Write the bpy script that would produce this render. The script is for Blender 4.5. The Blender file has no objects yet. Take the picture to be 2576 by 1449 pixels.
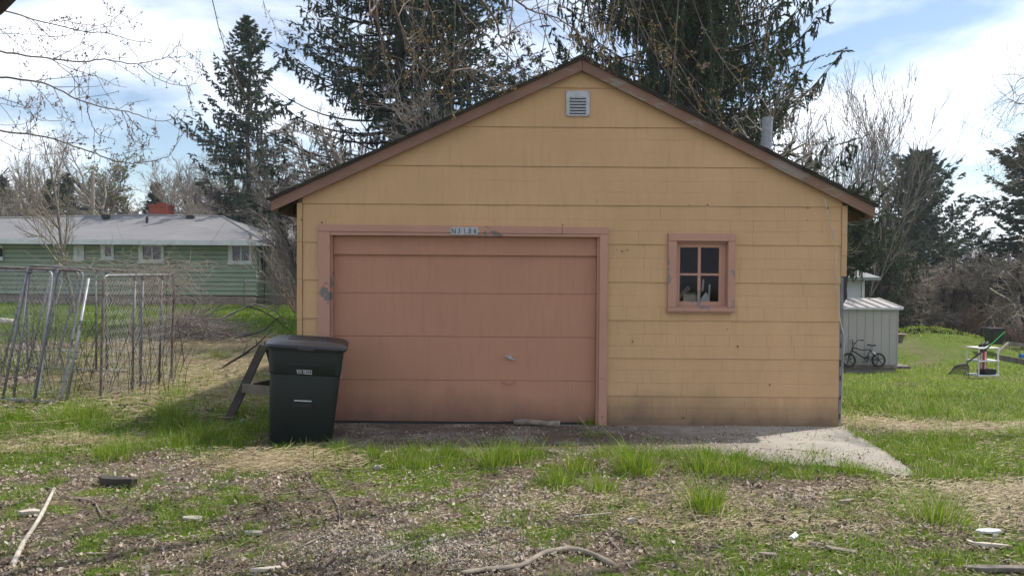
import bpy, bmesh, math, random
import numpy as np
from mathutils import Vector, Matrix, Euler

scene = bpy.context.scene
COL = scene.collection
R = math.radians
random.seed(7)
RNG = np.random.default_rng(11)

# ------------------------------------------------------------------ camera
EYE = np.array([0.0, 0.0, 1.75])
PITCH, ROLL, FPX = 1.3, 0.4, 1985.0
cam = bpy.data.cameras.new('camera')
camo = bpy.data.objects.new('camera', cam)
COL.objects.link(camo)
camo.matrix_world = Matrix.Translation(EYE) @ Matrix.Rotation(R(90 - PITCH), 4, 'X') @ Matrix.Rotation(R(ROLL), 4, 'Z')
cam.sensor_width = 36
cam.lens = 36 * FPX / 2576
cam.clip_start = 0.05
cam.clip_end = 3000
scene.camera = camo
RM = np.array(camo.matrix_world.to_3x3())

# ------------------------------------------------------------------ light
SUN_DIR = Vector((0.62, 0.30, 1.0)).normalized()
sun = bpy.data.lights.new('sun', 'SUN')
sun.energy = 4.2
sun.angle = R(0.55)
sun.color = (1.0, 0.95, 0.86)
suno = bpy.data.objects.new('sun', sun)
COL.objects.link(suno)
suno.rotation_euler = SUN_DIR.to_track_quat('Z', 'Y').to_euler()

world = bpy.data.worlds.new('World')
scene.world = world
world.use_nodes = True
wn, wl = world.node_tree.nodes, world.node_tree.links
wn.clear()
sky = wn.new('ShaderNodeTexSky')
sky.sky_type = 'NISHITA'
sky.sun_disc = False
sky.sun_elevation = math.asin(SUN_DIR.z)
sky.sun_rotation = math.atan2(SUN_DIR.x, SUN_DIR.y)
sky.altitude = 200
sky.dust_density = 0.6
tc = wn.new('ShaderNodeTexCoord')
sep = wn.new('ShaderNodeSeparateXYZ')
wl.new(tc.outputs['Generated'], sep.inputs[0])
zz = wn.new('ShaderNodeMath'); zz.operation = 'MAXIMUM'; zz.inputs[1].default_value = 0.03
wl.new(sep.outputs['Z'], zz.inputs[0])
za = wn.new('ShaderNodeMath'); za.operation = 'ADD'; za.inputs[1].default_value = 0.14
wl.new(zz.outputs[0], za.inputs[0])
dvx = wn.new('ShaderNodeMath'); dvx.operation = 'DIVIDE'
wl.new(sep.outputs['X'], dvx.inputs[0]); wl.new(za.outputs[0], dvx.inputs[1])
dvy = wn.new('ShaderNodeMath'); dvy.operation = 'DIVIDE'
wl.new(sep.outputs['Y'], dvy.inputs[0]); wl.new(za.outputs[0], dvy.inputs[1])
cmb = wn.new('ShaderNodeCombineXYZ')
wl.new(dvx.outputs[0], cmb.inputs[0]); wl.new(dvy.outputs[0], cmb.inputs[1])
cn = wn.new('ShaderNodeTexNoise')
cn.inputs['Scale'].default_value = 0.85
cn.inputs['Detail'].default_value = 9
cn.inputs['Roughness'].default_value = 0.58
cn.inputs['Distortion'].default_value = 0.25
cmap = wn.new('ShaderNodeMapping')
cmap.inputs['Location'].default_value = (5.5, 13.2, 0)
wl.new(cmb.outputs[0], cmap.inputs[0]); wl.new(cmap.outputs[0], cn.inputs['Vector'])
cr = wn.new('ShaderNodeValToRGB')
cr.color_ramp.elements[0].position = 0.39
cr.color_ramp.elements[1].position = 0.62
wl.new(cn.outputs['Fac'], cr.inputs[0])
skyb = wn.new('ShaderNodeMix'); skyb.data_type = 'RGBA'
skyb.inputs[0].default_value = 1.0
cl_low = wn.new('ShaderNodeMix'); cl_low.data_type = 'RGBA'
cl_low.inputs[6].default_value = (6.0, 6.6, 8.2, 1)
cl_low.inputs[7].default_value = (12.5, 12.8, 13.2, 1)
wl.new(cn.outputs['Fac'], cl_low.inputs[0])
hzr = wn.new('ShaderNodeMapRange'); hzr.inputs[1].default_value = .10; hzr.inputs[2].default_value = .02
wl.new(sep.outputs['Z'], hzr.inputs[0])
mxh = wn.new('ShaderNodeMath'); mxh.operation = 'MAXIMUM'; wl.new(cr.outputs['Color'], mxh.inputs[0]); wl.new(hzr.outputs[0], mxh.inputs[1])
wl.new(mxh.outputs[0], skyb.inputs[0])
wl.new(sky.outputs[0], skyb.inputs[6]); wl.new(cl_low.outputs[2], skyb.inputs[7])
bg = wn.new('ShaderNodeBackground')
bg.inputs['Strength'].default_value = 0.12
wl.new(skyb.outputs[2], bg.inputs[0])
wo = wn.new('ShaderNodeOutputWorld')
wl.new(bg.outputs[0], wo.inputs[0])

scene.view_settings.view_transform = 'Standard'
scene.view_settings.look = 'None'
scene.view_settings.gamma = 1
scene.view_settings.use_curve_mapping = False
scene.view_settings.exposure = 0.42
scene.render.engine = 'CYCLES'

# ------------------------------------------------------------------ helpers
def ray(px, py):
    d = RM @ np.array([(px - 1288) / FPX, (724 - py) / FPX, -1.0])
    return d
def W(px, py, Y):
    d = ray(px, py); return EYE + d * (Y / d[1])
def sstep(a, b, x):
    t = np.clip((np.asarray(x, float) - a) / (b - a), 0, 1); return t * t * (3 - 2 * t)
def vnoise(x, y, seed=0):
    x = np.asarray(x, float); y = np.asarray(y, float)
    xi = np.floor(x).astype(np.int64); yi = np.floor(y).astype(np.int64)
    fx = x - xi; fy = y - yi
    fx = fx * fx * (3 - 2 * fx); fy = fy * fy * (3 - 2 * fy)
    def h(a, b):
        n = (a * 374761393 + b * 668265263 + seed * 974711) & 0x7fffffff
        n = ((n ^ (n >> 13)) * 1274126177) & 0x7fffffff
        n = (n ^ (n >> 16)) & 0xffff
        return n / 65535.0
    return (h(xi, yi) * (1 - fx) + h(xi + 1, yi) * fx) * (1 - fy) + (h(xi, yi + 1) * (1 - fx) + h(xi + 1, yi + 1) * fx) * fy
def fbm(x, y, seed=0, o=4):
    s = 0; a = .5; t = 0
    for i in range(o):
        s = s + a * vnoise(x * 2 ** i, y * 2 ** i, seed + i * 17); t += a; a *= .5
    return s / t
def gz(x, y):
    x = np.asarray(x, float); y = np.asarray(y, float)
    s = sstep(3.2, 6.5, x)
    d = np.clip(y - 8.6, 0, 17.2) * 0.083 + np.clip(y - 25.8, 0, 22) * 0.04
    d = d * s
    hump = 1.15 * np.exp(-((x - 18.0) / 3.3) ** 2 - ((y - 34.5) / 2.6) ** 2)
    und = 0.035 * (fbm(x * .5, y * .5, 5) - .5) * sstep(9.5, 14, y) * 4
    mic = 0.03 * (fbm(x * 2.2, y * 2.2, 3) - .5)
    # ground sits under the slab
    under = sstep(-2.75, -2.45, x) * (1 - sstep(3.55, 3.7, x)) * sstep(7.35, 7.65, y + np.clip(x - 1.8, 0, 3) * .42) * 0.05
    lip = 0.025 * np.exp(-((y - 7.35) / .25) ** 2) * (1 - sstep(1.6, 2.4, x))
    return -d + hump + und + mic - under + lip - 0.012
def G(px, py):
    d = ray(px, py); z = 0.0
    for _ in range(12):
        t = (z - EYE[2]) / d[2]
        p = EYE + d * t
        z = 0.6 * z + 0.4 * float(gz(p[0], p[1]))
    t = (z - EYE[2]) / d[2]; p = EYE + d * t
    return p

def tag(o, label=None, cat=None, group=None, kind=None):
    if label: o['label'] = label
    if cat: o['category'] = cat
    if group: o['group'] = group
    if kind: o['kind'] = kind
    return o
def empty(name, loc, label, cat, group=None, rz=0):
    o = bpy.data.objects.new(name, None); COL.objects.link(o)
    o.location = loc; o.rotation_euler = (0, 0, rz)
    return tag(o, label, cat, group)
def unproj(p):
    d = RM.T @ (np.array(p, float) - EYE)
    return 1288 + FPX * d[0] / -d[2], 724 - FPX * d[1] / -d[2]
def wloc(o):
    v = Vector((0, 0, 0))
    while o is not None:
        v += o.location; o = o.parent
    return v
def link(name, me, mat, parent=None, smooth=False):
    me.materials.append(mat)
    if smooth: me.polygons.foreach_set('use_smooth', [True] * len(me.polygons))
    o = bpy.data.objects.new(name, me); COL.objects.link(o)
    if parent is not None: o.parent = parent
    return o
def np_mesh(name, V, F, mat, parent=None, tint=None, smooth=False, origin=None):
    V = np.asarray(V, np.float32).reshape(-1, 3)
    F = np.asarray(F, np.int32)
    if parent is not None: V = V - np.array(wloc(parent), np.float32)
    elif origin is not None: V = V - np.array(origin, np.float32)
    me = bpy.data.meshes.new(name)
    me.vertices.add(len(V)); me.vertices.foreach_set('co', V.ravel())
    k = F.shape[1]
    me.loops.add(F.size); me.loops.foreach_set('vertex_index', F.ravel())
    me.polygons.add(len(F))
    me.polygons.foreach_set('loop_start', np.arange(0, F.size, k, dtype=np.int32))
    try: me.polygons.foreach_set('loop_total', np.full(len(F), k, np.int32))
    except Exception: pass
    if tint is not None:
        a = me.attributes.new('tint', 'FLOAT', 'POINT'); a.data.foreach_set('value', np.asarray(tint, np.float32))
    me.update(calc_edges=True)
    o = link(name, me, mat, parent, smooth)
    if parent is None and origin is not None: o.location = origin
    return o

class MB:
    def __init__(s): s.v = []; s.f = []
    def add(s, vs, fs):
        n = len(s.v); s.v += [tuple(map(float, v)) for v in vs]; s.f += [tuple(i + n for i in f) for f in fs]; return s
    def box(s, x0, x1, y0, y1, z0, z1, jit=0, rng=random):
        vs = [(x, y, z) for z in (z0, z1) for y in (y0, y1) for x in (x0, x1)]
        if jit: vs = [(a + rng.uniform(-jit, jit), b + rng.uniform(-jit, jit), c + rng.uniform(-jit, jit)) for a, b, c in vs]
        return s.add(vs, [(0, 2, 3, 1), (4, 5, 7, 6), (0, 1, 5, 4), (2, 6, 7, 3), (0, 4, 6, 2), (1, 3, 7, 5)])
    def bar(s, a, b, w, t, up=(0, 0, 1)):
        a = Vector(a); b = Vector(b); d = (b - a).normalized(); u = Vector(up)
        if abs(d.dot(u)) > .97: u = Vector((0, 1, 0))
        sx = d.cross(u).normalized(); sz = sx.cross(d).normalized()
        vs = [p + sx * (i * w / 2) + sz * (j * t / 2) for p in (a, b) for j in (-1, 1) for i in (-1, 1)]
        return s.add(vs, [(0, 1, 3, 2), (4, 6, 7, 5), (0, 4, 5, 1), (2, 3, 7, 6), (0, 2, 6, 4), (1, 5, 7, 3)])
    def tube(s, pts, rad, n=8, cap=True):
        pts = [Vector(p) for p in pts]; m = len(pts)
        rr = rad if isinstance(rad, (list, tuple)) else [rad] * m
        base = len(s.v); prev = None
        for i, p in enumerate(pts):
            d = (pts[min(i + 1, m - 1)] - pts[max(i - 1, 0)])
            d = d.normalized() if d.length > 1e-9 else Vector((0, 0, 1))
            if prev is None:
                u = d.orthogonal().normalized()
            else:
                u = (prev - d * prev.dot(d)); u = u.normalized() if u.length > 1e-6 else d.orthogonal().normalized()
            prev = u; w = d.cross(u)
            for k in range(n):
                a = 2 * math.pi * k / n
                s.v.append(tuple(p + (u * math.cos(a) + w * math.sin(a)) * rr[i]))
        for i in range(m - 1):
            for k in range(n):
                a = base + i * n + k; b = base + i * n + (k + 1) % n
                s.f.append((a, b, b + n, a + n))
        if cap:
            s.f.append(tuple(base + k for k in range(n))[::-1]); s.f.append(tuple(base + (m - 1) * n + k for k in range(n)))
        return s
    def prism(s, poly, y0, y1, fy=None):
        # poly: list of (x,z); fy optional front y per point
        n = len(poly)
        vs = [(x, (fy(x, z) if fy else y0), z) for x, z in poly] + [(x, y1, z) for x, z in poly]
        return s.add(vs, [tuple(range(n)), tuple(range(2 * n - 1, n - 1, -1))] + [(i, i + n, (i + 1) % n + n, (i + 1) % n) for i in range(n)])
    def lathe(s, prof, c, n=24, ang=(0, 2 * math.pi)):
        base = len(s.v); m = len(prof)
        for r, z in prof:
            for k in range(n):
                a = 2 * math.pi * k / n
                s.v.append((c[0] + r * math.cos(a), c[1] + r * math.sin(a), c[2] + z))
        for i in range(m - 1):
            for k in range(n):
                a = base + i * n + k; b = base + i * n + (k + 1) % n
                s.f.append((a, b, b + n, a + n))
        return s
    def build(s, name, mat, parent=None, smooth=False, bevel=0, origin=None):
        off = wloc(parent) if parent is not None else Vector((0, 0, 0) if origin is None else origin)
        me = bpy.data.meshes.new(name)
        me.from_pydata([tuple(Vector(v) - off) for v in s.v], [], s.f)
        me.update()
        bm = bmesh.new(); bm.from_mesh(me); bmesh.ops.recalc_face_normals(bm, faces=bm.faces)
        if bevel:
            bmesh.ops.bevel(bm, geom=[e for e in bm.edges if e.calc_face_angle(0) > .6], offset=bevel, segments=2, affect='EDGES', clamp_overlap=True)
        bm.to_mesh(me); bm.free()
        o = link(name, me, mat, parent, smooth)
        if parent is None and origin is not None: o.location = origin
        return o
def copy_tree(o, parent=None, par_top=True):
    c = o.copy(); COL.objects.link(c)
    if parent is not None: c.parent = parent
    for ch in list(o.children): copy_tree(ch, c)
    return c
def text_mesh(txt, size, mat, name, parent, M, extrude=0.001, sx=1.0):
    cu = bpy.data.curves.new(name, 'FONT'); cu.body = txt; cu.size = size; cu.extrude = extrude
    cu.align_x = 'CENTER'; cu.align_y = 'CENTER'; cu.resolution_u = 3
    t = bpy.data.objects.new(name + '_tmp', cu); COL.objects.link(t)
    dg = bpy.context.evaluated_depsgraph_get()
    me = bpy.data.meshes.new_from_object(t.evaluated_get(dg))
    bpy.data.objects.remove(t)
    me.transform(Matrix.Diagonal((sx, 1, 1, 1))); me.transform(M)
    if parent is not None: me.transform(Matrix.Translation(-wloc(parent)))
    me.materials.clear(); me.name = name
    return link(name, me, mat, parent)
def catmull(pts, k=6):
    pts = [Vector(p) for p in pts]
    if len(pts) < 3:
        return [pts[0].lerp(pts[-1], i / k) for i in range(k + 1)]
    P = [pts[0] * 2 - pts[1]] + pts + [pts[-1] * 2 - pts[-2]]; out = []
    for i in range(1, len(P) - 2):
        for j in range(k):
            t = j / k; a, b, c, d = P[i - 1], P[i], P[i + 1], P[i + 2]
            out.append(0.5 * ((2 * b) + (c - a) * t + (2 * a - 5 * b + 4 * c - d) * t * t + (3 * b - a - 3 * c + d) * t ** 3))
    out.append(pts[-1]); return out

# ------------------------------------------------------------------ materials
def NT(name):
    m = bpy.data.materials.new(name); m.use_nodes = True
    n = m.node_tree.nodes; l = m.node_tree.links
    return m, n, l, n['Principled BSDF']
def setcol(p, c): p.inputs['Base Color'].default_value = (*c, 1)
def mixc(n, l, fac, a, b):
    m = n.new('ShaderNodeMix'); m.data_type = 'RGBA'
    for i, v in ((0, fac), (6, a), (7, b)):
        if hasattr(v, 'is_linked'): l.new(v, m.inputs[i])
        elif i == 0: m.inputs[0].default_value = v
        else: m.inputs[i].default_value = (*v, 1)
    return m.outputs[2]
def noise(n, l, scale, detail=5, rough=.6, stretch=None, dist=0, loc=(0, 0, 0)):
    t = n.new('ShaderNodeTexCoord'); mp = n.new('ShaderNodeMapping')
    l.new(t.outputs['Object'], mp.inputs[0])
    if stretch: mp.inputs['Scale'].default_value = stretch
    mp.inputs['Location'].default_value = loc
    x = n.new('ShaderNodeTexNoise'); x.inputs['Scale'].default_value = scale; x.inputs['Detail'].default_value = detail
    x.inputs['Roughness'].default_value = rough; x.inputs['Distortion'].default_value = dist
    l.new(mp.outputs[0], x.inputs['Vector']); return x.outputs['Fac']
def ramp(n, l, fac, a, b):
    r = n.new('ShaderNodeMapRange'); r.inputs[1].default_value = a; r.inputs[2].default_value = b
    l.new(fac, r.inputs[0]); return r.outputs[0]
def bump(n, l, p, h, strength, dist=.01):
    b = n.new('ShaderNodeBump'); b.inputs['Strength'].default_value = strength; b.inputs['Distance'].default_value = dist
    l.new(h, b.inputs['Height']); l.new(b.outputs[0], p.inputs['Normal'])
def mat(name, c1, c2=None, scale=3, rough=.8, metal=0, bmp=.2, bscale=40, stretch=None, lo=.35, hi=.65, bdist=.01, spec=None):
    m, n, l, p = NT(name)
    p.inputs['Roughness'].default_value = rough; p.inputs['Metallic'].default_value = metal
    if spec is not None: p.inputs['Specular IOR Level'].default_value = spec
    if c2 is None: setcol(p, c1)
    else:
        f = ramp(n, l, noise(n, l, scale, stretch=stretch), lo, hi)
        l.new(mixc(n, l, f, c1, c2), p.inputs['Base Color'])
    if bmp: bump(n, l, p, noise(n, l, bscale, 4, stretch=stretch), bmp, bdist)
    return m
def peel(name, paint, paint2, wood, thr, scale=6, stretch=(1, 1, 1), rough=.75):
    m, n, l, p = NT(name); p.inputs['Roughness'].default_value = rough
    base = mixc(n, l, ramp(n, l, noise(n, l, 2.2), .35, .65), paint, paint2)
    a = noise(n, l, scale, 8, .68, stretch, .4)
    b = noise(n, l, scale * .22, 3, .5, stretch, loc=(4, 2, 1))
    ad = n.new('ShaderNodeMath'); ad.operation = 'ADD'; l.new(a, ad.inputs[0]); l.new(b, ad.inputs[1])
    f = ramp(n, l, ad.outputs[0], thr, thr + .045)
    w2 = mixc(n, l, noise(n, l, 30, 4, .6, stretch), tuple(v * .5 for v in wood), wood)
    l.new(mixc(n, l, f, base, w2), p.inputs['Base Color'])
    g = noise(n, l, 60, 4, .6, stretch)
    mm = n.new('ShaderNodeMath'); mm.operation = 'MULTIPLY_ADD'; l.new(f, mm.inputs[0]); mm.inputs[1].default_value = -.9; l.new(g, mm.inputs[2])
    bump(n, l, p, mm.outputs[0], .5, .004)
    return m
def foliage(name, ramp_pts, trans=.35, rough=.6, attr='tint'):
    m, n, l, p = NT(name); p.inputs['Roughness'].default_value = rough
    p.inputs['Specular IOR Level'].default_value = .3
    a = n.new('ShaderNodeAttribute'); a.attribute_name = attr
    r = n.new('ShaderNodeValToRGB'); e = r.color_ramp.elements
    while len(e) < len(ramp_pts): e.new(.5)
    for i, (pos, c) in enumerate(ramp_pts): e[i].position = pos; e[i].color = (*c, 1)
    l.new(a.outputs['Fac'], r.inputs[0]); l.new(r.outputs[0], p.inputs['Base Color'])
    if trans:
        t = n.new('ShaderNodeBsdfTranslucent'); l.new(r.outputs[0], t.inputs[0])
        mx = n.new('ShaderNodeMixShader'); mx.inputs[0].default_value = trans
        l.new(p.outputs[0], mx.inputs[1]); l.new(t.outputs[0], mx.inputs[2]); l.new(mx.outputs[0], n['Material Output'].inputs[0])
    return m

# siding: yellow painted asphalt sheet with streaks and rot stains near the ground
def siding_mat(name, y1, y2, stain):
    m, n, l, p = NT(name); p.inputs['Roughness'].default_value = .82
    base = mixc(n, l, ramp(n, l, noise(n, l, 1.1, 6, .62), .35, .66), y1, y2)
    base = mixc(n, l, ramp(n, l, noise(n, l, 5, 6, .7, (4, 4, .5)), .5, .78), base, tuple(v * .82 for v in y1))
    ge = n.new('ShaderNodeNewGeometry'); sp = n.new('ShaderNodeSeparateXYZ'); l.new(ge.outputs['Position'], sp.inputs[0])
    nz = noise(n, l, 2.0, 6, .65, (1, 1, .6))
    ma = n.new('ShaderNodeMath'); ma.operation = 'MULTIPLY_ADD'; l.new(nz, ma.inputs[0]); ma.inputs[1].default_value = -.5
    l.new(sp.outputs['Z'], ma.inputs[2])
    f = ramp(n, l, ma.outputs[0], .12, -.24)
    fm = n.new('ShaderNodeMath'); fm.operation = 'MULTIPLY'; l.new(f, fm.inputs[0]); fm.inputs[1].default_value = .85
    base = mixc(n, l, fm.outputs[0], base, stain)
    l.new(base, p.inputs['Base Color'])
    g = noise(n, l, 90, 3, .6, (1, 1, .12)); g2 = noise(n, l, 2.6, 3)
    mm = n.new('ShaderNodeMath'); mm.operation = 'MULTIPLY_ADD'; l.new(g, mm.inputs[0]); mm.inputs[1].default_value = .12; l.new(g2, mm.inputs[2])
    bump(n, l, p, mm.outputs[0], .35, .02)
    return m
YEL = siding_mat('yellow_siding', (.53, .33, .172), (.47, .292, .152), (.11, .075, .05))
YEL_BACK = mat('siding_crack', (.17, .11, .055), (.25, .16, .08), 6)
YEL_TRIM = siding_mat('yellow_corner', (.50, .315, .165), (.43, .27, .14), (.1, .07, .05))
PINK = siding_mat('door_paint', (.42, .213, .132), (.38, .193, .12), (.16, .085, .06))
PINK_TRIM = peel('trim_paint', (.44, .235, .17), (.39, .21, .15), (.22, .19, .18), 1.22, 5, (1, 1, 1))
PINK_WIN = peel('window_paint', (.43, .23, .165), (.38, .205, .15), (.26, .23, .22), 1.08, 9, (1, 1, .6))
BARGE = peel('barge_paint', (.23, .125, .085), (.18, .10, .07), (.30, .24, .20), 1.12, 3.4, (.45, 1, 1.6))
GREYWOOD = mat('grey_wood', (.2, .17, .14), (.1, .085, .07), 8, .85, bmp=.4, bscale=50, stretch=(1, 1, .2))
DARKWOOD = mat('dark_wood', (.06, .05, .04), (.03, .025, .02), 8, .85)
TAR_AND_SHADE = mat('tar_paper_and_gap_shade', (.02, .02, .022), (.035, .033, .03), 12, .7)
SHEATH = mat('grey_sheathing', (.2, .2, .21), (.13, .13, .14), 7, .85)
SHINGLE = mat('asphalt_shingle', (.035, .033, .03), (.06, .06, .045), 9, .95, bmp=.6, bscale=120)
INNER = mat('inner_dark', (.05, .04, .03), None, bmp=0)
CONC = mat('concrete', (.37, .34, .30), (.28, .255, .225), 2.2, .9, bmp=.35, bscale=60, bdist=.008)
GALV = mat('galvanised', (.28, .285, .30), (.2, .205, .22), 14, .5, .45, bmp=.15, bscale=60)
GALV_OLD = mat('weathered_tube', (.19, .19, .20), (.12, .12, .12), 9, .65, .25, bmp=.25)
RUST = mat('rusty_tube', (.11, .055, .042), (.19, .175, .17), 12, .8, .1, bmp=.3)
ALU = mat('aluminium', (.42, .43, .44), (.32, .33, .34), 20, .45, .5, bmp=.1)
WIRE = mat('chain_wire', (.34, .34, .34), (.24, .22, .20), 8, .55, .3, bmp=0)
BINM = mat('bin_plastic', (.006, .0115, .0105), (.010, .0155, .014), 3, .48, bmp=.08, bscale=200)
LIDM = mat('lid_plastic', (.012, .013, .017), (.018, .019, .023), 3, .38, bmp=.06, bscale=120)
WHITEP = mat('white_print', (.55, .55, .55), None, bmp=0, rough=.6)
BLACKP = mat('black_print', (.008, .008, .008), None, bmp=0, rough=.5)
RUBBER = mat('black_rubber', (.015, .015, .015), (.025, .024, .022), 8, .7)
BLACKMET = mat('black_metal', (.014, .014, .015), (.022, .021, .02), 9, .6, spec=.25)
BARK = mat('bark', (.075, .06, .05), (.035, .03, .026), 6, .95, bmp=.8, bscale=18, stretch=(1, 1, .25), bdist=.03)
BARK_GREY = mat('grey_bark', (.19, .17, .15), (.09, .08, .07), 5, .95, bmp=.6, bscale=22, stretch=(1, 1, .3), bdist=.02)
TWIG = mat('twig_bark', (.25, .215, .185), (.13, .11, .095), 4, .9, bmp=0)
TWIG_DK = mat('dark_twig', (.055, .045, .042), (.03, .026, .024), 4, .9, bmp=0)
TWIG_PALE = mat('pale_twig', (.3, .255, .2), (.18, .15, .12), 6, .9, bmp=0)
TWIG_RED = mat('reddish_stem', (.25, .15, .105), (.16, .105, .08), 3, .9, bmp=0)
STICK = mat('stick_wood', (.28, .235, .19), (.15, .12, .095), 9, .9, bmp=.5, bscale=50)
CHIP = mat('pale_chip', (.5, .45, .38), (.36, .31, .25), 12, .85)
LEAFM = foliage('dead_leaves', [(0, (.05, .034, .024)), (.28, (.115, .085, .062)), (.55, (.27, .21, .165)), (.85, (.40, .33, .265)), (1, (.52, .46, .39))], .15, .7)
STRAWM = foliage('dry_straw', [(0, (.2, .15, .085)), (.6, (.40, .32, .18)), (1, (.52, .44, .28))], .25, .6)
GRASSM = foliage('grass_blades', [(0, (.06, .12, .012)), (.45, (.15, .25, .016)), (.8, (.26, .34, .035)), (1, (.48, .45, .24))], .5, .5)
NEEDLE = foliage('spruce_needles', [(0, (.018, .03, .014)), (.5, (.042, .062, .026)), (1, (.085, .10, .038))], .25, .6)
NEEDLE2 = foliage('blue_green_needles', [(0, (.03, .046, .034)), (.6, (.066, .09, .06)), (1, (.12, .135, .08))], .3, .6)
BUDM = foliage('maple_buds', [(0, (.12, .07, .03)), (.5, (.24, .15, .05)), (1, (.36, .29, .09))], .3, .6)
MIST = foliage('willow_buds', [(0, (.14, .13, .06)), (1, (.26, .26, .11))], .3, .6)
STONE = mat('pale_stone', (.42, .39, .34), (.26, .24, .2), 10, .9)
def glass_mat(name, tint, tr=.6):
    m, n, l, p = NT(name); n.remove(p)
    t = n.new('ShaderNodeBsdfTransparent'); t.inputs[0].default_value = (tr, tr, tr, 1)
    g = n.new('ShaderNodeBsdfGlossy'); g.inputs['Roughness'].default_value = .06; g.inputs[0].default_value = (*tint, 1)
    fr = n.new('ShaderNodeFresnel'); fr.inputs[0].default_value = 1.35
    mx = n.new('ShaderNodeMixShader'); l.new(fr.outputs[0], mx.inputs[0]); l.new(t.outputs[0], mx.inputs[1]); l.new(g.outputs[0], mx.inputs[2])
    l.new(mx.outputs[0], n['Material Output'].inputs[0]); return m
GLASS = glass_mat('window_glass', (.3, .31, .33), .9)
HGLASS = mat('far_glass', (.012, .014, .016), None, bmp=0, rough=.12)
GREENS = mat('green_siding', (.235, .285, .205), (.205, .255, .18), 1.2, .7, bmp=.05)
WHITET = mat('white_trim', (.55, .56, .57), (.45, .46, .47), 3, .6, bmp=.05)
FOUND = mat('foundation_block', (.24, .19, .16), (.17, .14, .12), 4, .9)
BRICK = mat('red_brick', (.30, .065, .035), (.22, .05, .03), 9, .85)
WHITES = mat('white_siding', (.5, .51, .53), (.44, .45, .47), 3, .6, bmp=.05)
SHEDM = mat('shed_metal', (.36, .335, .32), (.33, .31, .295), 2, .55, bmp=.06, bscale=10)
WPLAST = mat('white_plastic', (.7, .69, .65), (.6, .59, .55), 5, .5, bmp=.05)
REDP = mat('red_fabric', (.55, .04, .02), None, bmp=.1, rough=.7)
GREENP = mat('green_handle', (.04, .35, .05), None, bmp=0, rough=.4)
BLUEP = mat('blue_plastic', (.03, .15, .4), None, bmp=0, rough=.4)
def roof_mat(name, c1, c2, axis_scale=7.0):
    m, n, l, p = NT(name); p.inputs['Roughness'].default_value = .9
    base = mixc(n, l, ramp(n, l, noise(n, l, .35, 6, .6), .35, .65), c1, c2)
    base = mixc(n, l, ramp(n, l, noise(n, l, 3.0, 4, .6, (.3, 1, 1)), .4, .8), base, tuple(v * .75 for v in c1))
    g = n.new('ShaderNodeNewGeometry'); s = n.new('ShaderNodeSeparateXYZ'); l.new(g.outputs['Position'], s.inputs[0])
    w = n.new('ShaderNodeMath'); w.operation = 'MULTIPLY'; w.inputs[1].default_value = axis_scale; l.new(s.outputs['Y'], w.inputs[0])
    fr = n.new('ShaderNodeMath'); fr.operation = 'FRACT'; l.new(w.outputs[0], fr.inputs[0])
    f = ramp(n, l, fr.outputs[0], .8, 1.0)
    fm = n.new('ShaderNodeMath'); fm.operation = 'MULTIPLY'; fm.inputs[1].default_value = .5; l.new(f, fm.inputs[0])
    l.new(mixc(n, l, fm.outputs[0], base, tuple(v * .5 for v in c1)), p.inputs['Base Color'])
    return m
HROOF = roof_mat('grey_shingle_roof', (.185, .182, .185), (.14, .137, .145), 3.3)
HRIDGE = mat('ridge_cap', (.23, .23, .23), (.2, .2, .2), 5, .9)

# ------------------------------------------------------------------ ground sheet
def dense(a, b, step, lo, hi):
    c = list(np.arange(a, b, step)); s = step; v = a
    l = []
    while v > lo: s *= 1.13; v -= s; l.append(v)
    s = step; v = c[-1]; r = []
    while v < hi: s *= 1.13; v += s; r.append(v)
    return np.array(l[::-1] + c + r)
gx = dense(-4.2, 5.2, .055, -420, 420)
gy = dense(3.8, 9.4, .05, -60, 600)
XX, YY = np.meshgrid(gx, gy)
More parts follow.
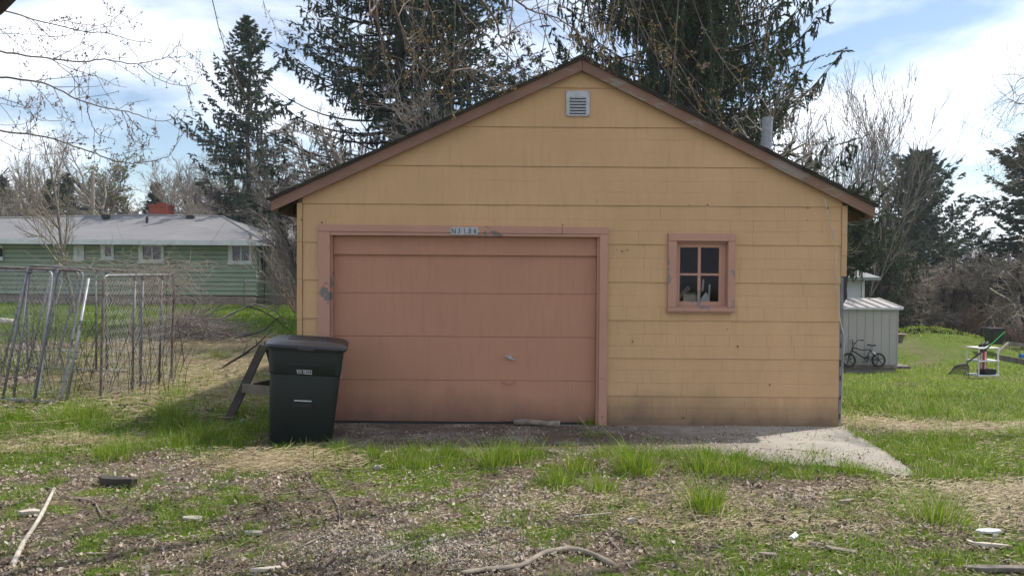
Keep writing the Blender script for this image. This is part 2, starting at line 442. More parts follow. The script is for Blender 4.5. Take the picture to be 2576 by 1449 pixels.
# colour/density pattern shared by the soil, the grass and the litter
def green_amount(x, y):
    n1 = fbm(x * .9 + 3, y * 1.1 + 1, 21); n2 = fbm(x * 3.1, y * 3.1, 33)
    n3 = fbm(x * 7.5, y * 7.5, 39, 2); g = np.clip((n1 * .42 + n2 * .28 + n3 * .30 - .492) * 5 + .32 + .22 * sstep(0, 2.5, x) - .1 * sstep(-.5, -2.5, x) * (y < 6.5), .10, 1)                 # patchy foreground
    far = sstep(9.2, 9.9, y)
    # left lush band
    lb = (1 - sstep(-2.9, -2.2, x)) * sstep(6.9, 7.6, y + .35 * (n1 - .5) * 4) * (1 - sstep(9.2, 9.9, y))
    g = np.maximum(g, lb * np.clip(.55 + (n2 - .4) * 2.5, 0, 1))
    # left rough area beyond, brush and straw, then lawn
    lr = (1 - sstep(-2.6, -2.0, x)) * far * (1 - sstep(19, 23, y))
    g = g * (1 - lr) + lr * np.clip((n1 - .42) * 4 + .25, 0, .8)
    ll = (1 - sstep(-2.6, -2.0, x)) * sstep(19, 23, y)
    g = g * (1 - ll) + ll * .95
    # right yard
    rt = sstep(3.5, 4.1, x + .3 * (n2 - .5)) * sstep(6.0, 7.2, y + .5 * (x - 4) * -.4)
    strip = np.exp(-((y - (9.05 + .05 * (x - 4))) / .5) ** 2) * (.25 + 1.5 * n2)
    ry = np.clip(.95 - strip * 1.0 * np.clip((n1 - .30) * 4, .25, 1) + (n1 - .5) * .6, 0, 1)
    path = np.exp(-((y - 21.2) / .6) ** 2) * sstep(9, 11, x)
    ry = np.clip(ry - path * .8 * (n2 + .3), 0, 1)
    g = g * (1 - rt) + rt * ry
    # clear of the slab
    sl = sstep(-2.6, -2.3, x) * (1 - sstep(3.6, 3.7, x)) * sstep(7.5, 7.75, y + np.clip(x - 1.8, 0, 3) * .42) * (1 - sstep(9, 9.2, y))
    g = g * (1 - sl)
    g = np.where(rt * (y > 10) > .5, np.clip(g - np.clip((n2 - .52) * 3, 0, .5), 0, 1), g)
    und = ((x > -2.5) & (x < 3.78) & (y > 8.9) & (y < 16.3))
    return np.where(und, 0, g)
def build_ground():
    m, n, l, p = NT('soil_and_turf'); p.inputs['Roughness'].default_value = .95
    p.inputs['Specular IOR Level'].default_value = .1
    a = n.new('ShaderNodeAttribute'); a.attribute_name = 'tint'
    nf = noise(n, l, 26, 8, .75); nb = noise(n, l, 1.3, 6, .6); nm = noise(n, l, 7, 6, .7)
    dirt = mixc(n, l, ramp(n, l, nf, .38, .62), (.05, .036, .026), (.22, .17, .13))
    dirt = mixc(n, l, ramp(n, l, nb, .4, .7), dirt, (.17, .135, .10))
    gr = mixc(n, l, ramp(n, l, nm, .35, .65), (.09, .14, .014), (.18, .24, .03))
    gr = mixc(n, l, ramp(n, l, nb, .55, .8), gr, (.25, .25, .085))
    gr = mixc(n, l, ramp(n, l, nf, .3, .7), tuple([.03, .045, .012]), gr)
    mm = n.new('ShaderNodeMath'); mm.operation = 'MULTIPLY_ADD'; l.new(nf, mm.inputs[0]); mm.inputs[1].default_value = .5
    sb = n.new('ShaderNodeMath'); sb.operation = 'SUBTRACT'; l.new(a.outputs['Fac'], sb.inputs[0]); sb.inputs[1].default_value = .42
    l.new(sb.outputs[0], mm.inputs[2])
    l.new(mixc(n, l, ramp(n, l, mm.outputs[0], .2, .6), dirt, gr), p.inputs['Base Color'])
    bump(n, l, p, nf, .8, .03)
    ny, nx = XX.shape
    V = np.stack([XX, YY, gz(XX, YY)], -1).reshape(-1, 3)
    i = np.arange(nx * ny).reshape(ny, nx)
    F = np.stack([i[:-1, :-1], i[:-1, 1:], i[1:, 1:], i[1:, :-1]], -1).reshape(-1, 4)
    o = np_mesh('ground', V, F, m, tint=green_amount(XX, YY).ravel(), smooth=True)
    tag(o, kind='structure'); return o
build_ground()

# ------------------------------------------------------------------ concrete apron
def build_slab():
    pts = [(-2.15, 8.86)]
    front = []
    for i in range(40):
        x = -2.15 + i * (5.7 / 39)
        yb = 7.55 if x < 1.8 else 7.55 - (x - 1.8) / 1.75 * .75
        front.append((x, yb + .06 * math.sin(x * 7) + random.uniform(-.03, .03)))
    front[-1] = (3.53, 6.80)
    mb = MB()
    top = [(x, y, 0.0) for x, y in front] + [(3.66, 7.6, 0.0), (3.78, 8.93, 0.0), (-2.15, 8.93, 0.0)]
    nn = len(top)
    mb.add(top + [(x, y, -.14) for x, y, z in top], [tuple(range(nn)), tuple(range(2 * nn - 1, nn - 1, -1))] + [(i, i + nn, (i + 1) % nn + nn, (i + 1) % nn) for i in range(nn)])
    m, n, l, p = NT('apron_concrete'); p.inputs['Roughness'].default_value = .92
    base = mixc(n, l, ramp(n, l, noise(n, l, 2.0, 7, .65), .35, .65), (.33, .30, .255), (.25, .225, .195))
    soil = ramp(n, l, noise(n, l, 1.3, 8, .72, loc=(2, 0, 0)), .30, .52)
    g = n.new('ShaderNodeNewGeometry'); s = n.new('ShaderNodeSeparateXYZ'); l.new(g.outputs['Position'], s.inputs[0])
    lx = ramp(n, l, s.outputs['X'], 2.9, 1.2)
    mu = n.new('ShaderNodeMath'); mu.operation = 'MULTIPLY'; l.new(soil, mu.inputs[0]); l.new(lx, mu.inputs[1])
    l.new(mixc(n, l, mu.outputs[0], base, (.085, .062, .045)), p.inputs['Base Color'])
    bump(n, l, p, noise(n, l, 70, 6, .7), .4, .006)
    o = mb.build('driveway_apron', m); tag(o, 'cracked concrete apron in front of the yellow garage', kind='structure')
build_slab()
# ------------------------------------------------------------------ the garage
WY = 8.93
XL, XR, XP = -2.43, 3.755, 0.765
SL, SR = 0.4587, 0.491
ZP = 4.118
def roof_z(x): return ZP - (SL * (XP - x) if x < XP else SR * (x - XP))
def clip_poly(poly, a, b, c):           # keep a*x + b*z <= c
    out = []
    for i in range(len(poly)):
        p, q = poly[i], poly[(i + 1) % len(poly)]
        dp, dq = a * p[0] + b * p[1] - c, a * q[0] + b * q[1] - c
        if dp <= 0: out.append(p)
        if dp * dq < 0:
            t = dp / (dp - dq); out.append((p[0] + (q[0] - p[0]) * t, p[1] + (q[1] - p[1]) * t))
    return out
def gable(poly, drop=.05):
    poly = clip_poly(poly, -SL, 1, ZP - drop - SL * XP)
    return clip_poly(poly, SR, 1, ZP - drop + SR * XP) if len(poly) > 2 else poly
def rect_minus(rs, h):
    out = []
    for x0, x1, z0, z1 in rs:
        a, b, c, d = h
        if x1 <= a or x0 >= b or z1 <= c or z0 >= d: out.append((x0, x1, z0, z1)); continue
        if x0 < a: out.append((x0, a, z0, z1))
        if x1 > b: out.append((b, x1, z0, z1))
        m0, m1 = max(x0, a), min(x1, b)
        if z1 > d: out.append((m0, m1, d, z1))
        if z0 < c: out.append((m0, m1, z0, c))
    return [r for r in out if r[1] - r[0] > .012 and r[3] - r[2] > .012]

gar = empty('garage', (0.66, WY, 0), 'yellow front gabled garage with a wide pink overhead door and peeling trim', 'garage')
DOOR = (-2.11, 1.03, -1, 2.19); WIN = (1.80, 2.46, 1.33, 2.13)
GY1 = 15.9
# wall core with openings left for door and window
core = MB()
def wall_prism(mb, rects, y0, y1):
    for r in rects:
        p = gable([(r[0], r[2]), (r[1], r[2]), (r[1], r[3]), (r[0], r[3])], .05)
        if len(p) > 2: mb.prism(p, y0, y1)
wall_prism(core, rect_minus(rect_minus([(XL + .01, XR - .01, -.3, 4.2)], (-2.04, .97, -1, 2.14)), (1.86, 2.43, 1.36, 2.08)), WY + .012, WY + .10)
core.build('front_wall', YEL_BACK, gar)
side = MB()
side.box(XL, XL + .1, WY + .10, GY1, -.3, 2.60); side.box(XR - .1, XR, WY + .10, GY1, -1.2, 2.60)
side.prism([(XL, -.3), (XR, -1.2), (XR, 2.6), (XP, 4.05), (XL, 2.6)], GY1, GY1 + .1)
side.build('side_wall', YEL, gar)
fl = MB(); fl.box(XL + .1, XR - .1, WY + .1, GY1, -.1, -.005); fl.build('floor', CONC, gar)

LINES = [-.035, .332, .762, 1.191, 1.623, 2.05, 2.485, 2.919, 3.361, 3.80, 4.14]
rs = random.Random(5)
pieces = []
for ci in range(len(LINES) - 1):
    z0, z1 = LINES[ci], LINES[ci + 1]
    hgt = z1 - z0
    if ci == 0: rows = [z0, z0 + .11, z0 + .235, z1]
    elif ci >= 8: rows = [z0, z1]
    else: rows = [z0, z0 + hgt * rs.uniform(.33, .37), z0 + hgt * rs.uniform(.63, .69), z1]
    course = MB(); plist = []
    strong = 1.0 if z0 < 2.1 else .55
    for ri in range(len(rows) - 1):
        ra, rb = rows[ri], rows[ri + 1]
        x = XL + .065 + rs.uniform(-.35, 0); xs = [XL + .062]
        while x < XR - .04:
            x += rs.choice((.28, .36, .36, .44, .5)) + rs.uniform(-.03, .03)
            if x > XL + .2 and x < XR - .15: xs.append(x)
        if ci >= 8: xs = [XL + .062, XR - .04 - 2.0, XR] if ci == 9 else [XL + .06, .395, XR]
        if xs[-1] < XR - .04: xs.append(XR - .04)
        xs[-1] = XR - .04
        for k in range(len(xs) - 1):
            plist.append((xs[k], xs[k + 1], ra, rb, ri == 0, ri == len(rows) - 2))
    mid = None
    pc = []
    for (a, b, c, d, isb, ist) in plist:
        # faint jog: every few pieces take a bit from the row above
        for r in rect_minus(rect_minus([(a, b, c, d)], DOOR), WIN):
            cx = .5 * (r[0] + r[1])
            g = strong * (.00065 if cx > 1.0 else .0004)
            j = lambda: g
            zb = r[2] + (0.0 if isb and r[2] == c else j()); zt = r[3] - (.0028 if ist else j())
            w1, w2 = rs.uniform(-.005, .005), rs.uniform(-.005, .005)
            xa, xb = r[0] + j(), r[1] - j()
            mx = xa + (xb - xa) * rs.uniform(.3, .7)
            poly = [(xa, zb), (mx, zb), (xb, zb), (xb - (j() if rs.random() < .5 else 0), zt), (mx, zt), (xa + (j() if rs.random() < .5 else 0), zt)]
            wz = lambda x_, z_: 0 if (abs(z_ - z0) < .006 or abs(z_ - z1) < .006 or z_ > 3.4) else .0035 * math.sin(4.1 * x_ + z0 * 9)
            wx = lambda x_, z_: .003 * math.sin(z_ * 23 + x_ * 2) if (XL + .1 < x_ < XR - .08 and abs(x_ - 1.03) > .02 and abs(x_ - 1.8) > .02 and abs(x_ - 2.46) > .02) else 0
            poly = [(x_ + wx(x_, z_), z_ + wz(x_, z_)) for x_, z_ in poly]
            poly = gable(poly)
            if len(poly) > 2 and cx < XR: pc.append((poly, z0, z1))
    pieces.append(pc)
print('siding pieces', sum(map(len, pieces)))
tot = 0
for ci, pc in enumerate(pieces):
    if not pc: continue
    z0, z1 = LINES[ci], LINES[ci + 1]
    # the course itself: the overlapped top strip that the tabs are nailed to
    strips = []
    for r in rect_minus(rect_minus([(XL + .062, XR - .04, z0 + .004, z1 - .003)], DOOR), WIN):
        p = gable([(r[0], r[2]), (r[1], r[2]), (r[1], r[3]), (r[0], r[3])], .07)
        if len(p) > 2: strips.append((r[0], r[1], MB().prism(p, WY + .0035, WY + .011).build('siding_course', YEL_BACK, gar)))
    for poly, a, b in pc:
        fy = lambda x, z, a=a, b=b: WY - .002 - .0095 * (1 - (z - a) / (b - a)) + .0015 * math.sin(x * 9 + a * 5)
        pcx = sum(q[0] for q in poly) / len(poly); so = min(strips, key=lambda s_: max(s_[0] - pcx, pcx - s_[1], 0))[2]
        if tot < 295:
            MB().prism(poly, 0, WY + .003, fy).build('siding_tab', YEL, so); tot += 1
        else:
            pass
# corner boards
cb = MB()
for a, b in ((0, .35), (.352, .80), (.803, 1.20), (1.204, 1.66), (1.663, 2.08), (2.084, 2.52)):
    cb.box(XL, XL + .058, WY - .02 + rs.uniform(-.003, .003), WY + .01, a - .03, b - .03)
cb.build('corner_board', YEL_TRIM, gar)
cb = MB()
for a, b in ((1.705, 1.935), (1.938, 2.165), (2.168, 2.50)):
    cb.box(XR - .038, XR + .022, WY - .02 + rs.uniform(-.003, .003), WY + .3, a, b)
cb.build('corner_board', YEL_TRIM, gar)
sh = MB()
for a, b in ((-.03, .33), (.335, .56), (.565, .9), (.905, 1.19), (1.195, 1.70)):
    sh.box(XR - .038, XR - .004 + rs.uniform(-.004, .004), WY - .008, WY + .25, a, b)
sh.build('bare_corner_sheathing', SHEATH, gar)
tr = MB()
tr.add([(XR - .005, WY - .02, 1.71), (XR + .03, WY - .03, 1.66), (XR + .022, WY - .03, 1.56), (XR + .034, WY - .02, 1.47), (XR - .003, WY - .01, 1.40),
        (XR - .005, WY + .02, 1.71), (XR + .03, WY + .01, 1.66), (XR + .022, WY + .01, 1.56), (XR + .034, WY + .01, 1.47), (XR - .003, WY + .02, 1.40)],
       [(0, 1, 2, 3, 4), (9, 8, 7, 6, 5)] + [(i, (i + 1) % 5, (i + 1) % 5 + 5, i + 5) for i in range(5)])
for k in range(6):
    z = .08 + k * .19 + rs.uniform(0, .08); MB().box(XR - .034, XR - .02, WY - .012, WY - .004, z, z + rs.uniform(.03, .09), .004, rs).build('torn_tar_paper', TAR_AND_SHADE, gar)
tr.build('torn_tar_paper', TAR_AND_SHADE, gar)
# knots and nail holes
for x, z in ((.955, 2.53), (1.99, 2.50), (.565, 2.262), (2.44, 1.10), (2.56, .905), (1.37, .95), (-2.15, 2.27), (2.2, 2.5), (3.33, 2.47), (3.55, 2.47), (3.33, 2.335), (1.18, 1.99), (1.24, 1.97), (1.3, 1.985), (-2.405, .9), (-2.38, 2.3), (2.93, .47), (1.95, .09)):
    s = rs.uniform(.004, .010)
    MB().prism([(x - s, z - s * .6), (x + s * .3, z - s), (x + s, z + s * .4), (x - s * .2, z + s * 1.3)], WY - .019, WY - .012).build('knot_hole', BLACKP, gar)

# rake boards, soffit, rafters, roof
BY = WY - .085
def barge(x0, x1, parent):
    n = 14; mb = MB(); up = 0
    for i in range(n):
        a = x0 + (x1 - x0) * i / n; b = x0 + (x1 - x0) * (i + 1) / n
        ta, tb = roof_z(a), roof_z(b)
        mb.prism([(a, ta - .175), (b, tb - .175), (b, tb - .028), (a, ta - .028)], BY, BY + .028)
    return mb
gl = MB()
def rake(x0, x1):
    xs = [x0, x1]
    top = [(x, roof_z(x) - .019) for x in xs]; bot = [(x, roof_z(x) - .140) for x in xs]
    return [bot[0], bot[1], top[1], top[0]]
MB().prism(rake(-2.70, XP - .003), BY, BY + .03).build('barge_board', BARGE, gar)
bb = MB().prism(rake(XP + .003, 4.055), BY, BY + .03).build('barge_board', BARGE, gar)
# narrow upper moulding under the shingles
up = MB()
for a, b in () and ((-2.71, XP - .001), (XP + .001, 4.065)):
    up.prism([(a, roof_z(a) - .048), (b, roof_z(b) - .048), (b, roof_z(b) - .018), (a, roof_z(a) - .018)], BY - .022, BY - .001)

# grey bare end of the right rake
dk = MB()
for a, b, w in ((-2.72, XP, 0), (XP, 4.07, 0)):
    dk.prism([(a, roof_z(a) - .017), (b, roof_z(b) - .017), (b, roof_z(b) - .002), (a, roof_z(a) - .002)], BY - .03, GY1 + .1)
dk.build('roof_deck', DARKWOOD, gar)
for xt, sgn in ((-2.70, 1), (4.055, -1)):
    f = MB(); z = roof_z(xt); f.box(min(xt, xt + sgn * .022), max(xt, xt + sgn * .022), BY + .031, GY1, z - .15, z - .02)
    f.build('eave_fascia', GREYWOOD, gar)
    for k in range(12):
        y = WY + .12 + k * .6; r = MB(); xa, xb = xt + sgn * .024, (XL if sgn > 0 else XR)
        lo, hi = min(xa, xb), max(xa, xb)
        r.prism([(lo, roof_z(lo) - .14), (hi, roof_z(hi) - .14), (hi, roof_z(hi) - .019), (lo, roof_z(lo) - .019)], y, y + .04)
        r.build('rafter_tail', DARKWOOD, gar)
roof = MB(); roof.prism([(-2.74, roof_z(-2.74)), (XP, ZP), (XP, ZP + .006), (-2.74, roof_z(-2.74) + .006)], BY - .035, GY1 + .1)
roof.prism([(XP, ZP), (4.09, roof_z(4.09)), (4.09, roof_z(4.09) + .006), (XP, ZP + .006)], BY - .035, GY1 + .1)
ro = roof.build('roof', SHINGLE, gar)
for sgn, xe, s in ((-1, -2.74, SL), (1, 4.09, SR)):
    L = abs(XP - xe); nc = int(L / .135)
    for k in range(nc):
        a = xe - sgn * (L * k / nc) + sgn * rs.uniform(-.008, .008); b = xe - sgn * (L * (k + 1) / nc) - sgn * .03
        if (b - XP) * sgn < 0: b = XP
        za, zb = roof_z(a), roof_z(b)
        lift = rs.uniform(.010, .024); y0 = BY - .045 + rs.uniform(-.012, .012)
        lo = sorted([(a, za + .007, lift), (b, zb + .007, .004)])
        m = MB(); m.prism([(lo[0][0], lo[0][1]), (lo[1][0], lo[1][1]), (lo[1][0], lo[1][1] + lo[1][2]), (lo[0][0], lo[0][1] + lo[0][2])], y0, GY1 + .08)
        m.build('shingle_course', SHINGLE, ro)
rc = MB(); rc.prism([(XP - .12, roof_z(XP - .12) + .012), (XP, ZP + .012), (XP + .12, roof_z(XP + .12) + .012), (XP + .12, roof_z(XP + .12) + .03), (XP, ZP + .034), (XP - .12, roof_z(XP - .12) + .03)], BY - .05, GY1 + .1)
rc.build('ridge_cap', SHINGLE, ro)
# vent pipe
pb = W(1926, 380, 10.0); pt = W(1931, 297, 10.0)
vp = MB(); base = Vector(pb) - Vector((.01, 0, .55)); vp.tube([base, Vector(pt)], .066, 20)
vo = vp.build('vent_pipe', GALV, gar, smooth=False)
vv = MB(); vv.tube([Vector(pt) + Vector((0, 0, -.03)), Vector(pt) + Vector((.0, 0, .004))], .069, 20); vv.build('pipe_rim', GALV, vo)

# door trim
g2 = lambda n, x0, x1, z0, z1, m=PINK_TRIM, y0=WY - .042, y1=WY + .004, par=None: MB().box(x0, x1, y0, y1, z0, z1).build(n, m, par, bevel=.003)
fr = MB().box(-2.05, -2.035, WY - .005, WY + .16, -.02, 2.13).build('door_frame', PINK_TRIM, gar)
MB().box(.962, .985, WY - .005, WY + .16, -.02, 2.13).build('door_jamb', PINK_TRIM, fr)
MB().box(-2.035, .962, WY - .005, WY + .16, 2.128, 2.142).build('head_jamb', PINK_TRIM, fr)
g2('trim_board', -2.185, -2.052, -.02, 2.168, par=fr)
g2('trim_board', -2.066, -2.036, -.02, 2.13, y0=WY - .030, y1=WY - .006, par=fr) if False else None
g2('trim_board', .986, 1.082, -.02, 2.158, par=fr)
MB().prism([(-2.185, 2.171), (.557, 2.160), (.557, 2.240), (-2.185, 2.250)], WY - .045, WY + .003).build('head_board', PINK_TRIM, fr, bevel=.003)
MB().prism([(.561, 2.160), (1.086, 2.160), (1.086, 2.236), (.561, 2.238)], WY - .043, WY + .003).build('head_board', PINK_TRIM, fr, bevel=.003)
MB().prism([(-2.05, 2.130), (.985, 2.128), (.985, 2.157), (-2.05, 2.168)], WY - .036, WY + .003).build('head_board', PINK_TRIM, fr)
bl = MB()
for z in (.93, .54, .10): bl.tube([(1.03, WY - .05, z), (1.03, WY - .043, z)], .011, 10)
bl.build('screw_head', PINK, fr)
# the sectional door
dr = MB().box(-2.034, .961, WY + .125, WY + .14, .0, 2.13).build('garage_door', PINK, gar)
DZ = [.012, .487, .985, 1.478, 1.925]
for k in range(4):
    MB().box(-2.032, .959, WY + .075, WY + .123, DZ[k] + .0016, DZ[k + 1] - .0016).build('door_panel', PINK, dr, bevel=.002)
MB().box(-2.033, .960, WY + .045, WY + .074, 1.915, 2.127).build('header_panel', PINK, dr, bevel=.003)
h = MB(); c = Vector((-.02, WY + .04, .757))
h.tube([c + Vector((0, .035, 0)), c + Vector((0, -.01, 0))], .022, 14); h.bar(c + Vector((-.05, -.015, .022)), c + Vector((.055, -.015, -.022)), .014, .018)
h.build('lock_handle', ALU, dr, smooth=False)
for z, x in ((.468, -.03), (.040, -.035)):
    h = MB(); h.tube([(x - .055, WY + .07, z), (x - .05, WY + .035, z - .004), (x + .05, WY + .035, z - .004), (x + .055, WY + .07, z)], .007, 8)
    h.box(x - .075, x - .045, WY + .068, WY + .075, z - .01, z + .014); h.box(x + .045, x + .075, WY + .068, WY + .075, z - .01, z + .014)
    h.build('pull_handle', PINK, dr)
sw = MB(); sw.box(-2.03, .955, WY + .08, WY + .11, -.012, .012, .004); sw.build('bottom_seal', RUBBER, dr)
# number sign
x0, x1, z0, z1 = -.690, -.386, 2.140, 2.226
sg = MB(); sg.box(x0, x1, WY - .056, WY - .046, z0, z1)
for x in (x0 - .008, x1 + .008): sg.tube([(x, WY - .05, .5 * (z0 + z1)), (x, WY - .045, .5 * (z0 + z1))], .012, 10)
so = sg.build('house_number_sign', ALU, gar)
xs = [.02, .2, .41, .60, .80, .985]
for k, ch in enumerate('N3186'):
    a = x0 + (x1 - x0) * xs[k]; b = x0 + (x1 - x0) * xs[k + 1]
    MB().box(a + .001, b - .001, WY - .0605, WY - .0565, z0 + .006, z1 - .008).build('number_tile', ALU, so)
    M = Matrix.Translation(((a + b) / 2, WY - .0625, .5 * (z0 + z1) - .002)) @ Matrix.Rotation(R(90), 4, 'X')
    t = text_mesh(ch if ch != '1' else 'I', .082, BLACKP, 'numeral', so, M, .0012, .82)
dt = MB(); dt.tube([(x0 + (x1 - x0) * .595, WY - .061, z0 + .02), (x0 + (x1 - x0) * .595, WY - .063, z0 + .02)], .004, 8); dt.build('screw_head', BLACKP, so)

# window
wf = MB().box(1.845, 1.858, WY - .01, WY + .11, 1.36, 2.08).build('window', PINK_WIN, gar)
g3 = lambda n, x0, x1, z0, z1, m=PINK_WIN, y0=WY - .045, y1=WY + .002, b=.003: MB().box(x0, x1, y0, y1, z0, z1).build(n, m, wf, bevel=b)
g3('trim_board', 1.757, 1.853, 1.345, 2.088); g3('trim_board', 2.432, 2.512, 1.345, 2.088)
g3('head_board', 1.757, 2.513, 2.090, 2.175, y0=WY - .048); g3('sill', 1.749, 2.506, 1.298, 1.343, y0=WY - .07)
g3('drip_edge', 1.742, 2.503, 1.283, 1.296, y0=WY - .062, y1=WY - .02)
MB().box(2.428, 2.441, WY - .01, WY + .11, 1.36, 2.08).build('window_jamb', PINK_WIN, wf)
MB().box(1.858, 2.428, WY - .01, WY + .11, 2.07, 2.084).build('window_jamb', PINK_WIN, wf)
MB().box(1.858, 2.428, WY - .03, WY + .11, 1.345, 1.358).build('window_jamb', PINK_WIN, wf)
PX = [1.905, 2.108, 2.142, 2.348]; PZ = [1.408, 1.702, 1.727, 2.020]
sy0, sy1 = WY + .03, WY + .065
for n_, a, b, c, d in (('sash_stile', 1.860, PX[0], 1.360, 2.068), ('sash_stile', PX[3], 2.426, 1.360, 2.068), ('sash_rail', PX[0], PX[3], 1.360, PZ[0]), ('sash_rail', PX[0], PX[3], PZ[3], 2.068),
                   ('muntin', PX[1], PX[2], PZ[0], PZ[3]), ('muntin', PX[0], PX[1], PZ[1], PZ[2]), ('muntin', PX[2], PX[3], PZ[1], PZ[2])):
    g3(n_, a, b, c, d, y0=sy0 + (0 if 's' == n_[0] else .004), y1=sy1, b=.002)
for i in (0, 2):
    for j in (0, 2):
        MB().box(PX[i] - .004, PX[i + 1] + .004, WY + .048, WY + .051, PZ[j] - .004, PZ[j + 1] + .004).build('pane', GLASS, wf)
# things standing inside behind the panes
inn = []
def inside(name, mb, m, label, cat):
    o = mb.build(name, m, None, origin=(2.1, WY + .2, 1.4)); tag(o, label, cat)
ib = MB(); ib.box(1.862, 2.425, WY + .07, WY + .55, 1.345, 1.375); inside('shelf_board', ib, GREYWOOD, 'wooden shelf board just inside the small garage window', 'shelf')
ib = MB(); ib.box(1.96, 2.12, WY + .085, WY + .28, 1.378, 1.49, .006); ib.box(1.955, 2.125, WY + .08, WY + .285, 1.491, 1.502, .004)
inside('cardboard_box', ib, CHIP, 'small pale box on the shelf behind the lower left window pane', 'box')
ib = MB(); ib.prism([(2.14, 1.378), (2.27, 1.378), (2.245, 1.48), (2.215, 1.515), (2.16, 1.44)], WY + .08, WY + .09)
inside('paper_bag', ib, WHITEP, 'white crumpled sheet standing behind the lower right window pane', 'bag')
ib = MB(); ib.bar((1.88, WY + .09, 1.43), (2.03, WY + .12, 1.57), .02, .05); inside('slat', ib, GREYWOOD, 'grey slat leaning behind the lower left window pane', 'slat')
ib = MB(); ib.bar((2.275, WY + .2, 1.378), (2.285, WY + .2, 1.60), .02, .022); ib.bar((2.20, WY + .2, 1.52), (2.215, WY + .2, 1.66), .02, .02)
inside('bottle_neck', ib, WHITEP, 'thin white post standing behind the lower right window pane', 'post')
# gable vent
vy = WY - .028
vt = MB().box(.592, .858, vy, WY - .006, 3.482, 3.762).build('gable_vent', ALU, gar, bevel=.004)
for k in range(6):
    z = 3.683 - k * .0335; s = MB(); n = 8
    MB().box(.635, .815, vy - .002, vy - .0005, z - .012, z - .003).build('louver_slot', BLACKP, vt)
    for i in range(n):
        pass
    prof = [(math.cos(a) * .016, math.sin(a) * .015) for a in [math.pi * q / 8 for q in range(0, 9)]]
    vs = []; fs = []
    for xx, sc in ((.632, .15), (.645, 1), (.805, 1), (.818, .15)):
        for q in range(7):
            a = math.pi / 2 * q / 6
            vs.append((xx, vy - .002 - math.cos(a) * .017 * sc, z - .003 + math.sin(a) * .018 * (.5 + .5 * sc)))
    for i in range(3):
        for q in range(6):
            a = i * 7 + q; fs.append((a, a + 1, a + 8, a + 7))
    s.add(vs, fs); s.build('louver', ALU, vt)
for x in (.605, .845):
    for z in (3.495, 3.749): MB().tube([(x, vy - .004, z), (x, vy, z)], .005, 8).build('vent_screw', BLACKP, vt)
# loose cable at the right corner
pts = [W(px, py, WY - .05) for px, py in ((2068, 495), (2076, 505), (2083, 545), (2097, 590), (2103, 640), (2104, 700), (2106, 745), (2113, 800), (2122, 840))]
MB().tube(catmull(pts, 5), .0045, 6).build('cable', STRAWM if False else CHIP, gar)
pts = [W(px, py, WY - .06) for px, py in ((2122, 840), (2126, 850), (2122, 900), (2119, 960), (2115, 1070))]
MB().tube(catmull(pts, 5), .003, 6).build('cable', CHIP, gar)
